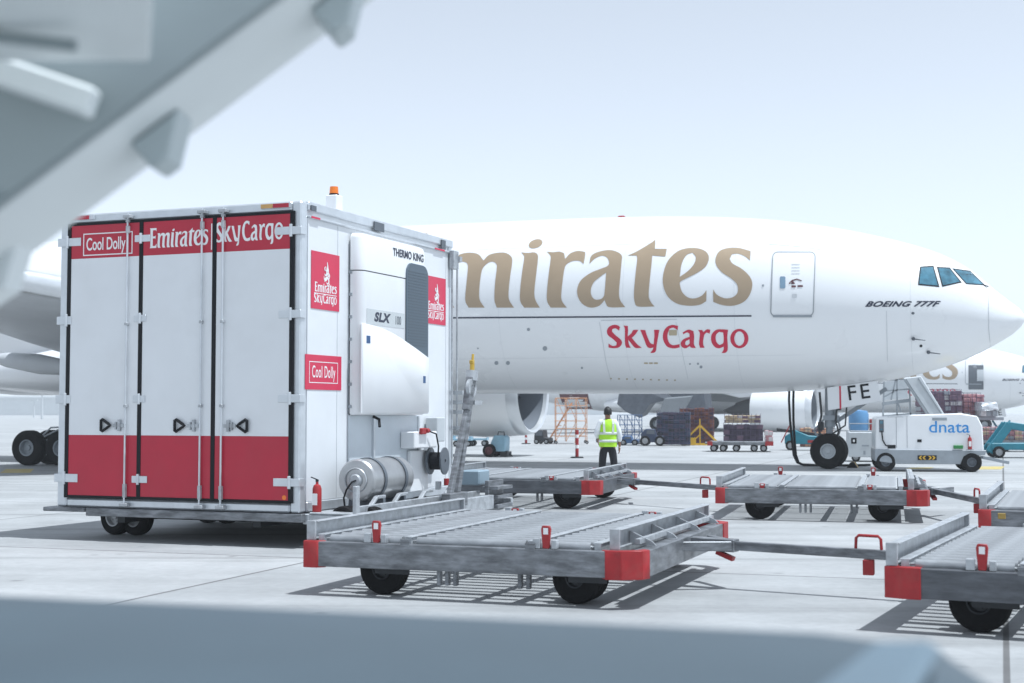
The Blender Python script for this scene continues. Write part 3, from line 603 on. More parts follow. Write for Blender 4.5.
far_sheet('cabin_lining', 977, 983.5, 369.5, 381, LGREY, 0.05)
far_sheet('cargo_doorway_shade', 557.5, 587, 394, 409, MAROON)

# ------------------------------------------------------------------ refrigerated box trailer
BY = R(-21.6)
box = thing('refrigerated_box_trailer', 'tall white and red refrigerated box trailer with three doors and a side cooling unit', 'trailer', (-2.6505, 17.8, 0), BY)
XL, DEP, ZB, ZT = -3.725, 4.65, 0.44, 4.36
b = MB(); b.box(XL + 0.03, -0.03, 0.06, DEP - 0.03, ZB + 0.05, ZT - 0.03); b.build('box_body', BOXWHITE, box)
# corner posts and rails in aluminium
b = MB()
b.box(XL, XL + 0.155, 0, 0.16, ZB, ZT); b.box(-0.135, 0, 0, 0.16, ZB, ZT); b.box(XL + 0.16, -0.14, 0, 0.16, ZT - 0.125, ZT); b.box(XL + 0.16, -0.14, 0, 0.16, ZB, ZB + 0.11)
b.build('door_frame', ALU, box, bevel=0.02)
b = MB()
for x in (XL, -0.05): b.box(x, x + 0.05, DEP - 0.1, DEP, ZB, ZT)
b.box(-0.06, 0.012, 0.17, DEP + 0.02, ZT - 0.10, ZT + 0.015); b.box(-0.06, 0.028, 0.17, DEP + 0.02, ZT - 0.20, ZT - 0.165); b.box(XL - 0.012, XL + 0.06, 0.17, DEP + 0.02, ZT - 0.14, ZT + 0.015); b.box(XL, 0, DEP - 0.08, DEP + 0.03, ZT - 0.1, ZT + 0.012)
b.box(-0.05, 0.016, 0.165, DEP, ZB, ZB + 0.13)
b.build('roof_rail', ALU, box, bevel=0.012)
b = MB(); b.box(XL + 0.062, -0.062, 0.165, DEP - 0.082, ZT - 0.028, ZT + 0.004); b.build('roof', BOXWHITE, box)
# doors
seams = [XL + 0.17, -2.395, -1.262, -0.118]
z0, z1, zr0, zr1 = 0.56, 4.235, 1.395, 3.755
for k in range(3):
    xa, xb = seams[k] + 0.032, seams[k + 1] - 0.032
    b = MB()
    b.box(xa, xb, -0.022, 0.03, zr0, zr1, 0); b.box(xa, xb, -0.0225, 0.03, z0 + 0.035, zr0 - 0.001, 1); b.box(xa, xb, -0.0225, 0.03, zr1 + 0.001, z1 - 0.035, 1)
    d = b.build('door', [BOXWHITE, RED], box)
    # locking rods sit beside the free edge of each door
    rx = {0: -2.593, 1: -1.436, 2: -1.118}[k]
    b = MB(); b.cyl((rx, -0.055, 0.47), (rx, -0.055, 4.33), 0.013, n=10)
    b.build('locking_rod', ALU, d)
    b = MB()
    for z in (4.225, 2.86, 1.78): b.box(rx - 0.024, rx + 0.024, -0.074, -0.024, z - 0.02, z + 0.02)
    for z in (4.285, 0.49): b.box(rx - 0.06, rx + 0.06, -0.09, -0.002, z - 0.025, z + 0.02)
    b.box(rx - 0.022, rx + 0.022, -0.072, -0.024, 4.06, 4.16); b.box(rx - 0.022, rx + 0.022, -0.072, -0.024, 0.58, 0.76)
    b.build_each('rod_bracket', GALVL, d, bevel=0.006)
    sg = -1 if k < 2 else 1
    b = MB(); b.box(rx + sg * 0.03, rx + sg * 0.20, -0.05, -0.024, 1.50, 1.545); b.box(rx + sg * 0.08, rx + sg * 0.12, -0.06, -0.024, 1.45, 1.60); b.box(rx + sg * 0.14, rx + sg * 0.16, -0.06, -0.024, 1.47, 1.57); b.build('latch', GALVL, d)
    hx = rx + sg * 0.235
    b = MB(); b.tube([(hx, -0.055, 1.525), (hx + sg * 0.03, -0.055, 1.545), (hx + sg * 0.13, -0.055, 1.605), (hx + sg * 0.148, -0.055, 1.595), (hx + sg * 0.148, -0.055, 1.455), (hx + sg * 0.13, -0.055, 1.445), (hx + sg * 0.03, -0.055, 1.505)], 0.019, 8, closed=True)
    b.build('pull_handle', BLACK, d)
    # hinges
    for z in (3.985, 2.93, 1.87, 0.82):
        big = z > 3.5 or z < 1
        b = MB()
        if k == 0: b.box(XL - 0.02, XL + (0.36 if big else 0.22), -0.034, -0.0235, z - 0.055, z + 0.055); b.cyl((XL + 0.14, -0.035, z - 0.085), (XL + 0.14, -0.035, z + 0.085), 0.022, n=10)
        elif k == 1: b.box(seams[1] - 0.10, seams[1] + (0.14 if big else 0.09), -0.036, -0.0235, z - 0.045, z + 0.045); b.cyl((seams[1] + 0.0, -0.04, z - 0.07), (seams[1], -0.04, z + 0.07), 0.02, n=10)
        else: b.box(-(0.36 if big else 0.30), 0.012, -0.034, -0.0235, z - 0.05, z + 0.05); b.cyl((-0.13, -0.036, z - 0.08), (-0.13, -0.036, z + 0.08), 0.022, n=10); b.box(0.0025, 0.016, -0.034, 0.10, z - 0.05, z + 0.05)
        b.build('hinge', ALU, d, bevel=0.004)
b = MB()
for x in seams: b.box(x - 0.03, x + 0.03, -0.028, 0.02, z0, z1)
for z in (z0 + 0.015, z1 - 0.015):
    for k in range(3): b.box(seams[k] + 0.031, seams[k + 1] - 0.031, -0.026, 0.02, z - 0.017, z + 0.017)
b.build('door_seal', BLACK, box)
def txt(body, size, m, parent, M, bold=0.0, shear=0.0, sx=1.0, ex=0.0015, spacing=1.0, name='lettering'):
    me = font_mesh(body, size, ex, bold, shear, spacing)
    me.transform(Matrix.Diagonal((sx, 1, 1, 1))); return mesh_obj(name, me, m, parent, M)
def word_mesh(word, x0, x1, ybase, h, X0, X1, Ytop, Ybase, parent, M, m=TEXTWHITE, ex=0.0012):
    o = [[(x0 + (p[0] - X0) / (X1 - X0) * (x1 - x0), ybase + (Ybase - p[1]) / (Ybase - Ytop) * h) for p in q] for q in word]
    me = curve_mesh(o, ex); return mesh_obj('lettering', me, m, parent, M)
fm = front_M(0, -0.0245, 0)
word_mesh(EMW, -2.285, -1.36, 3.85, 0.262, -470, 1935, 20, 497, box, fm)
b = MB(); b.box(-1.315, -1.30, -0.026, -0.0235, 3.79, 4.13); b.build('lettering_divider', TEXTWHITE, box)
word_mesh(SKYW, -1.245, -0.245, 3.885, 0.255, 45, 950, 64, 210, box, fm)
def frame_rect(x0, x1, z0_, z1_, wd, y, parent):
    b = MB(); b.box(x0, x1, y, y + 0.0022, z0_, z0_ + wd); b.box(x0, x1, y, y + 0.0022, z1_ - wd, z1_); b.box(x0, x0 + wd, y, y + 0.0022, z0_ + wd + .0005, z1_ - wd - .0005); b.box(x1 - wd, x1, y, y + 0.0022, z0_ + wd + .0005, z1_ - wd - .0005); b.build('lettering_border', TEXTWHITE, parent)
frame_rect(-3.33, -2.535, 3.79, 4.09, 0.014, -0.0255, box)
txt('Cool Dolly', 0.235, TEXTWHITE, box, front_M(-2.965, -0.0245, 3.935), 0.003, sx=0.60)
# marker lights, bumper
for x, cs in ((-3.38, 1), (-0.36, 0)):
    e = MB(); e.box(x - 0.22, x + 0.22, -0.03, -0.002, ZT - 0.082, ZT - 0.022); l = e.build('marker_light', ALU, box)
    e = MB(); e.box(x - 0.11 if cs else x - 0.03, x + 0.14 if cs else x + 0.19, -0.042, -0.031, ZT - 0.078, ZT - 0.026); e.build('red_lens', RED, l)
    e = MB(); e.box(x - 0.21 if cs else x - 0.21, x - 0.12 if cs else x - 0.04, -0.04, -0.031, ZT - 0.078, ZT - 0.026); e.build('amber_lens', mat('amber_lens', (0.6, 0.35, 0.12), 0.3), l)
b = MB(); b.box(XL - 0.17, XL + 0.50, -0.07, 0.25, 0.375, 0.43); b.box(XL + 0.505, 0.06, -0.04, 0.25, 0.325, 0.43); b.box(XL + 0.5, -0.1, 0.26, DEP - 0.1, 0.30, 0.43); b.build_each('bumper_beam', GALV, box, bevel=0.01)
b = MB()
for x in (-2.9, -0.8): b.box(x - 0.06, x + 0.06, 0.3, DEP - 0.2, 0.22, 0.43)
for y in (1.15, 3.4): b.cyl((XL + 0.6, y, 0.26), (-0.4, y, 0.26), 0.05, n=10)
b.build('underframe', DARK, box)
for y in (1.15, 3.4):
    for x in (-3.42, -3.08): wheel(box, (x, y - 0.25, 0.26), 0.26, 0.2, axis=(0.25, 1, 0), hubr=0.55)
b = MB(); b.cyl((-0.205, -0.0245, 0.63), (-0.205, -0.019, 0.63), 0.03, n=12); b.build('round_sticker', ORANGE, box)

# right side: panel seams, stickers, cooling unit
b = MB()
for y in (0.95, 3.42, 4.42): b.box(0.0, 0.004, y - 0.006, y + 0.006, ZB + 0.15, ZT - 0.21)
b.build_each('side_seam', SEAML, box)
b = MB(); b.box(-0.028, 0.0, 0.17, DEP - 0.11, ZB + 0.135, ZT - 0.2); b.build('side_panel', BOXWHITE, box)
def calligraphy(parent, y, z, h):     # flame shaped emblem of curved pen strokes
    S = [[(0.0, .0), (.18, -.05), (.3, .06), (.22, .2), (.02, .24), (-.16, .16), (-.22, .02)], [(-.3, .3), (-.26, .16), (-.1, .1), (.06, .2), (.24, .34), (.27, .5)], [(-.24, .42), (-.12, .34), (.08, .4), (.22, .56), (.2, .7)], [(-.12, .62), (.0, .55), (.14, .64), (.13, .82), (.06, 1.0)], [(.3, .18), (.36, .34), (.28, .46)], [(-.06, .3), (.0, .52), (.02, .78)], [(-.2, .55), (-.24, .68), (-.14, .76)], [(.05, -.1), (.22, -.16), (.36, -.02)]]
    b = MB()
    for k, s in enumerate(S):
        wd = (0.055 if k < 4 else 0.04) * h; P = [Vector((y + p[0] * h * 0.8, z + p[1] * h)) for p in s]; q = []
        for i in range(len(P) - 1):
            p0, p1, p2, p3 = P[max(i - 1, 0)], P[i], P[i + 1], P[min(i + 2, len(P) - 1)]
            for j in range(5):
                t = j / 5; q.append(0.5 * ((2 * p1) + (p2 - p0) * t + (2 * p0 - 5 * p1 + 4 * p2 - p3) * t * t + (3 * p1 - p0 - 3 * p2 + p3) * t**3))
        q.append(P[-1]); n = len(q); L_, R_ = [], []
        for i in range(n):
            d = (q[min(i + 1, n - 1)] - q[max(i - 1, 0)]).normalized(); nn = Vector((-d.y, d.x)) * wd * (0.25 + 0.75 * math.sin(math.pi * (i + 0.6) / (n + 0.2)))
            L_.append(q[i] + nn); R_.append(q[i] - nn)
        xo = 0.0085 + k * 0.0007
        for i in range(n - 1): b._f([b.v((xo, *L_[i])), b.v((xo, *R_[i])), b.v((xo, *R_[i + 1])), b.v((xo, *L_[i + 1]))])
    b.build('emblem', TEXTWHITE, parent)
def sticker(ya, yb, za, zb, kind):
    b = MB(); b.box(0.0045, 0.007, ya, yb, za, zb); s = b.build('sticker', STICKRED, box); cy = (ya + yb) / 2; wd = yb - ya
    if kind:
        calligraphy(s, cy + 0.02, za + 0.36 * (zb - za) + 0.09, 0.27)
        word_mesh(EMW, ya + 0.1 * wd, yb - 0.1 * wd, za + 0.30 * (zb - za), 0.125, -470, 1935, 20, 497, s, right_M(0.0082, 0, 0), ex=0.0005)
        b = MB(); b.box(0.0075, 0.0085, ya + 0.1 * wd, yb - 0.1 * wd, za + 0.265 * (zb - za), za + 0.278 * (zb - za)); b.build('sticker_rule', TEXTWHITE, s)
        word_mesh(SKYW, ya + 0.1 * wd, yb - 0.1 * wd, za + 0.115 * (zb - za), 0.12, 45, 950, 64, 210, s, right_M(0.0082, 0, 0), ex=0.0005)
    else:
        me = font_mesh('Cool Dolly', 0.18, 0.0005, 0.001, spacing=1.08); me.transform(Matrix.Diagonal((0.70, 1.2, 1, 1))); mesh_obj('lettering', me, TEXTWHITE, s, right_M(0.0082, cy, (za + zb) / 2))
        b = MB(); y0_, y1_, q0, q1, t = ya + 0.1, yb - 0.1, za + 0.085, zb - 0.085, 0.010
        b.box(0.0075, 0.0085, y0_, y1_, q0, q0 + t); b.box(0.0075, 0.0085, y0_, y1_, q1 - t, q1); b.box(0.0075, 0.0085, y0_, y0_ + t, q0 + t, q1 - t); b.box(0.0075, 0.0085, y1_ - t, y1_, q0 + t, q1 - t); b.build('lettering_border', TEXTWHITE, s)
sticker(0.245, 0.99, 3.02, 3.76, True); sticker(3.68, 4.40, 3.03, 3.75, True); sticker(0.11, 1.06, 1.985, 2.43, False)
# cooling unit: rounded casing
def plan(y0, y1, x, r, n=6):
    P = [(0.03, y0)]
    for k in range(n + 1):
        t = R(-90 + 90 * k / n); P.append((x - r + r * math.cos(t), y0 + r + r * math.sin(t)))
    for k in range(n + 1):
        t = R(90 * k / n); P.append((x - r + r * math.cos(t), y1 - r + r * math.sin(t)))
    return P + [(0.03, y1)]
cu = bpy.data.objects.new('cooling_unit', None); col.objects.link(cu); cu.parent = box; cu.location = (0, 0, 0)
b = MB()
Y0, Y1, UX_ = 1.25, 3.30, 0.20
def ring(z, ins, x): return [(p[0], p[1], z) for p in plan(Y0 + ins, Y1 - ins, x, 0.11)]
b.loft([ring(1.66, 0.02, UX_ - 0.02), ring(1.69, 0, UX_), ring(3.585, 0, UX_)]); b.build('casing', WHITE, cu, sharp=50)
b = MB(); b.loft([ring(3.60, 0, UX_ + 0.004), ring(4.03, 0, UX_), ring(4.075, 0.015, UX_ - 0.015), ring(4.10, 0.05, UX_ - 0.05)]); b.build('top_cover', WHITE, cu, sharp=50)
b = MB(); arc = [(Y0 - 0.03, 1.675), (Y1 + 0.02, 1.675), (Y1 + 0.02, 2.50)] + [(Y1 + 0.02 - (Y1 - Y0 + 0.05) * k / 10, 2.50 + 0.38 * math.sin(math.pi / 2 * k / 10)) for k in range(1, 11)]
b.prism(arc, UX_ - 0.01, UX_ + 0.04, 'x'); b.build('service_door', WHITE, cu, bevel=0.035, sharp=60)
b = MB()
gy0, gy1, gz0, gz1 = 2.58, 3.315, 2.30, 3.83
pts = rrect(gy0, gz0, gy1, gz1, 0.17); b.prism(pts, UX_ - 0.005, UX_ + 0.022, 'x'); g_ = b.build('grille', mat('grille_blue_grey', (0.075, 0.105, 0.135), 0.4, var=0.05, scale=6), cu, bevel=0.008)
b = MB()
for k in range(26): b.box(UX_ + 0.0225, UX_ + 0.025, gy0 + 0.05, gy1 - 0.05, gz0 + 0.35 + k * 0.042, gz0 + 0.362 + k * 0.042)
b.build('slats', mat('grille_slat', (0.06, 0.085, 0.11), 0.4), g_)
b = MB(); b.box(UX_ + 0.001, UX_ + 0.0045, 1.40, 2.555, 2.88, 3.09); band = b.build('model_band', mat('pale_grey_band', (0.55, 0.58, 0.59), 0.4), cu)
me = font_mesh('SLX', 0.165, 0.0005, 0.009, 0.25, 1.1); me.transform(Matrix.Diagonal((1.5, 1, 1, 1))); mesh_obj('lettering', me, NAVY, band, right_M(UX_ + 0.0056, 1.83, 2.985))
me = font_mesh('100', 0.165, 0.0005, 0.003); me.transform(Matrix.Diagonal((0.8, 1, 1, 1))); mesh_obj('lettering', me, DGREY, band, right_M(UX_ + 0.0056, 2.34, 2.975))
me = font_mesh('THERMO KING', 0.152, 0.0005, 0.003); me.transform(Matrix.Diagonal((0.98, 1, 1, 1))); mesh_obj('lettering', me, NAVY, cu, right_M(UX_ + 0.0055, 2.68, 3.93))
b = MB(); b.box(UX_ + 0.0405, UX_ + 0.0435, 1.32, 1.43, 2.62, 2.72); b.box(UX_ + 0.0405, UX_ + 0.0435, 3.1, 3.18, 2.12, 2.22); b.build_each('small_placard', BLUE, cu)
b = MB()
for k in range(7): b.box(0.02, 0.06, Y0 - 0.012, Y0 - 0.001, 1.75 + k * 0.3, 1.79 + k * 0.3)
b.build_each('casing_hinge', MGREY, cu)
b = MB(); b.box(0.004, 0.015, Y0 - 0.006, Y0 - 0.001, 1.68, 3.95); b.build('casing_seam', MGREY, cu)
# lower right side: recessed equipment bay frame, boxes, reel, tank
b = MB(); b.box(0.0045, 0.03, 1.25, 3.38, ZB + 0.16, 1.655); b.build('bay_panel', mat('bay_grey', (0.60, 0.65, 0.69), 0.45, var=0.05), box)
b = MB(); b.box(0.0305, 0.06, 1.9, 1.95, 0.62, 1.64); b.box(0.0305, 0.06, 3.33, 3.38, 0.62, 1.64); b.build_each('bay_frame', ALU, box)
b = MB(); b.box(0.031, 0.26, 2.78, 3.55, 1.18, 1.42); b.build('junction_box', WHITE, box, bevel=0.015)
b = MB(); b.box(0.262, 0.31, 2.92, 3.08, 1.38, 1.47); b.cyl((0.29, 3.081, 1.43), (0.29, 3.17, 1.43), 0.035, n=10); b.build_each('red_connector', ORED, box, bevel=0.01)
b = MB(); b.box(0.031, 0.22, 3.64, 3.92, 1.26, 1.62); b.build('control_box', LGREY, box, bevel=0.012)
b = MB(); b.box(0.031, 0.10, 3.0, 3.58, 0.55, 1.14); b.build('reel_panel', WHITE, box, bevel=0.012)
b = MB(); b.tube([(0.3, 3.2, 1.42), (0.34, 3.34, 1.38), (0.34, 3.42, 1.2), (0.32, 3.45, 1.05)], 0.012); b.tube([(0.1, 1.8, 1.64), (0.16, 1.86, 1.6), (0.2, 1.8, 1.5)], 0.02); b.build('cable', BLACK, box)
rl = bpy.data.objects.new('hose_reel', None); col.objects.link(rl); rl.parent = box; rl.location = (0.26, 3.56, 0.98)
b = MB()
for s in (-0.11, 0.11): b.lathe([(s - 0.012, 0.03), (s - 0.012, 0.20), (s + 0.012, 0.20), (s + 0.012, 0.03)], (0, 0, 0), (1, 0.1, 0), 24, closed=True)
b.build_each('flange', DGREY, rl)
b = MB(); b.lathe([(-0.095, 0.0), (-0.095, 0.13), (0.095, 0.13), (0.095, 0.0)], (0, 0, 0), (1, 0.1, 0), 20); b.build('hose_coil', BLACK, rl)
b = MB(); b.box(-0.22, -0.02, -0.04, 0.04, -0.04, 0.04); b.box(-0.02, 0.05, -0.03, 0.03, -0.42, -0.3); b.build('reel_arm', GALVL, rl)
b = MB(); b.cyl((0.1, 0.1, -0.36), (0.1, 0.1, -0.26), 0.04, n=10); b.build('red_nozzle', ORED, rl)
# drawbar chassis on the right with fuel tank
b = MB()
for y in (0.1, 1.2, 3.3, 4.3): b.box(0.02, 1.15, y - 0.04, y + 0.04, 0.30, 0.42)
b.box(0.02, 0.10, 0.05, 4.5, 0.30, 0.43); b.bar((1.10, -0.45, 0.40), (1.10, 3.6, 0.40), 0.09, 0.2)
b.box(0.75, 0.80, 0.0, 3.9, 0.42, 0.54); b.box(1.01, 1.06, -0.5, -0.4, 0.3, 0.82)
for y in (0.35, 1.0, 1.8, 2.6): b.bar((0.75, y, 0.44), (0.75, y + 0.28, 0.62), 0.06, 0.04); b.bar((0.75, y + 0.285, 0.62), (0.75, y + 0.5, 0.62), 0.06, 0.04)
b.box(0.105, 0.72, 0.06, 3.4, 0.425, 0.45)
b.build('chassis_frame', GALVL, box, bevel=0.008)
b = MB(); b.box(0.95, 1.20, 3.62, 4.2, 0.30, 0.36); b.box(0.95, 1.20, 3.62, 4.2, 0.44, 0.49); b.box(0.95, 1.20, 3.62, 4.2, 0.57, 0.62); b.box(1.0, 1.06, 3.60, 4.18, 0.25, 0.7); b.build('step_rack', GALV, box, bevel=0.006)
b = MB(); b.box(0.55, 0.85, 3.75, 4.15, 0.622, 0.84); b.build('grey_locker', mat('locker_blue_grey', (0.26, 0.34, 0.40), 0.45), box, bevel=0.02)
for y in (0.4, 2.6):
    for x in (0.45, 0.8): wheel(box, (x, y, 0.26), 0.26, 0.2, axis=(0.25, 1, 0))
tk = bpy.data.objects.new('fuel_tank', None); col.objects.link(tk); tk.parent = box; tk.location = (0.48, 0.6, 0.83); tk.scale = (0.93, 0.95, 0.93)
b = MB(); b.lathe([(0.0, 0.0), (-0.012, 0.24), (0.0, 0.27), (0.03, 0.29), (1.19, 0.29), (1.22, 0.27), (1.23, 0.0)], (0, 0, 0), (0, 1, 0), 36); b.build('shell', STEEL, tk, sharp=30)
b = MB(); b.lathe([(-0.05, 0.0), (-0.05, 0.07), (-0.02, 0.10), (0.0, 0.10)], (0, 0, 0), (0, 1, 0), 20); b.lathe([(-0.016, 0.155), (-0.03, 0.165), (-0.016, 0.175)], (0, 0, 0), (0, 1, 0), 28); b.build('filler_cap', GALVL, tk)
b = MB()
for y in (0.28, 0.92): b.lathe([(y, 0.292), (y, 0.305), (y + 0.07, 0.305), (y + 0.07, 0.292)], (0, 0, 0), (0, 1, 0), 36, closed=True); b.prism([(-0.28, -0.42), (0.28, -0.42), (0.26, -0.2), (0.1, -0.294), (-0.1, -0.294), (-0.26, -0.2)], y, y + 0.07, 'y')
b.build_each('strap', DGREY, tk)
b = MB(); b.tube([(0.02, -0.05, 0.0), (-0.02, -0.09, -0.02), (-0.1, -0.09, -0.12), (-0.16, -0.06, -0.24), (-0.17, 0.0, -0.40)], 0.013); b.build('hose', BLACK, tk)
# raised tow bar
tb = bpy.data.objects.new('tow_bar', None); col.objects.link(tb); tb.parent = box; tb.location = (1.1, 2.2, 0.5); tb.scale = (0.85, 0.93, 0.84)
b = MB(); b.bar((0.0, -0.12, 0.0), (0.02, 0.54, 1.55), 0.08, 0.10); b.bar((0.0, 0.16, 0.0), (0.04, 0.58, 1.60), 0.08, 0.09); b.bar((0.02, 0.5, 1.45), (0.02, 0.66, 2.0), 0.12, 0.16)
b.box(-0.07, 0.09, -0.24, 0.4, -0.1, 0.12)
b.build('tow_arm', GALV, tb, bevel=0.01)
b = MB(); b.lathe([(0.0, 0.06), (0.0, 0.15), (0.06, 0.15), (0.06, 0.06)], (0.02, 0.6, 1.83), (1, 0, 0), 20, closed=True); b.box(-0.04, 0.09, 0.66, 0.95, 1.55, 1.62); b.cyl((0.02, 0.68, 1.95), (0.02, 0.70, 2.12), 0.10, n=14); b.build('tow_eye', GALVL, tb)
b = MB(); b.cyl((0.02, 0.70, 2.125), (0.02, 0.705, 2.23), 0.04, n=10); b.box(-0.02, 0.05, 0.67, 0.74, 2.231, 2.30); b.cyl((0.02, 0.72, 2.301), (0.02, 0.735, 2.40), 0.022, n=8); b.build('yellow_handle', mat('amber_paint', (0.50, 0.33, 0.04), 0.5), tb, bevel=0.01)
# beacon and corner pipework
b = MB(); b.box(-0.36, -0.19, 1.26, 1.44, ZT + 0.005, ZT + 0.27); bb_ = b.build('beacon_box', WHITE, box, bevel=0.012)
b = MB(); b.cyl((-0.28, 1.35, ZT + 0.271), (-0.28, 1.35, ZT + 0.295), 0.066, n=16); b.build('beacon_base', BLACK, bb_)
b = MB(); b.cyl((-0.28, 1.35, ZT + 0.296), (-0.28, 1.35, ZT + 0.39), 0.062, 0.056, n=16); b.build('beacon_lens', ORANGE, bb_, bevel=0.012)
b = MB(); b.cyl((0.05, DEP - 0.10, 0.9), (0.05, DEP - 0.10, ZT - 0.2), 0.016, n=8); b.cyl((0.10, DEP - 0.02, 1.4), (0.10, DEP - 0.02, ZT - 0.2), 0.016, n=8); b.box(0.03, 0.10, DEP - 0.16, DEP + 0.03, ZT - 0.44, ZT - 0.16); b.box(0.03, 0.15, DEP - 0.03, DEP + 0.06, ZT - 0.32, ZT - 0.24)
for z in (1.7, 1.85, 2.0, 1.45): b.box(0.03, 0.2, DEP - 0.04, DEP + 0.12, z - 0.03, z + 0.03)
b.build('corner_pipework', GALVL, box)
b = MB(); b.box(0.03, 0.045, 0.03, 0.045, 1, 1.01); b.bm.clear()
b.box(0.0175, 0.03, 1.95, 2.25, ZT - 0.14, ZT - 0.02); b.box(0.0175, 0.03, 0.2, 0.33, ZT - 0.10, ZT - 0.03); b.box(0.0175, 0.03, 4.2, 4.35, ZT - 0.16, ZT - 0.02); b.build_each('rail_lamp', DGREY, box)
b = MB(); b.box(0.0295, 0.036, 0.2, 0.42, ZT - 0.195, ZT - 0.17); b.box(0.0295, 0.036, 3.95, 4.3, ZT - 0.195, ZT - 0.17); b.build_each('red_reflector', STICKRED, box)
# fire extinguisher standing on the chassis
def extinguisher(loc, rz, sc_, label):
    t = thing('fire_extinguisher', label, 'fire extinguisher', loc, rz); t.scale = (sc_,) * 3
    b = MB(); b.lathe([(0, 0.0), (0, 0.075), (0.02, 0.08), (0.40, 0.08), (0.46, 0.06), (0.48, 0.025), (0.52, 0.025), (0.52, 0)], (0, 0, 0), (0, 0, 1), 18); b.build('cylinder', ORED, t)
    b = MB(); b.box(-0.02, 0.02, -0.02, 0.02, 0.521, 0.56); b.bar((0, 0, 0.56), (-0.12, 0, 0.60), 0.03, 0.015); b.build('valve', DARK, t)
    b = MB(); b.box(-0.05, 0.05, -0.084, -0.080, 0.12, 0.32); b.build('label_plate', TEXTWHITE, t)
    return t
c_ = Matrix.Translation((-2.6505, 17.8, 0)) @ Matrix.Rotation(BY, 4, 'Z') @ Vector((0.16, 0.16, 0)); extinguisher((c_.x, c_.y, 0.4515), BY, 0.72, 'small red fire extinguisher standing beside the steel tank on the box trailer')
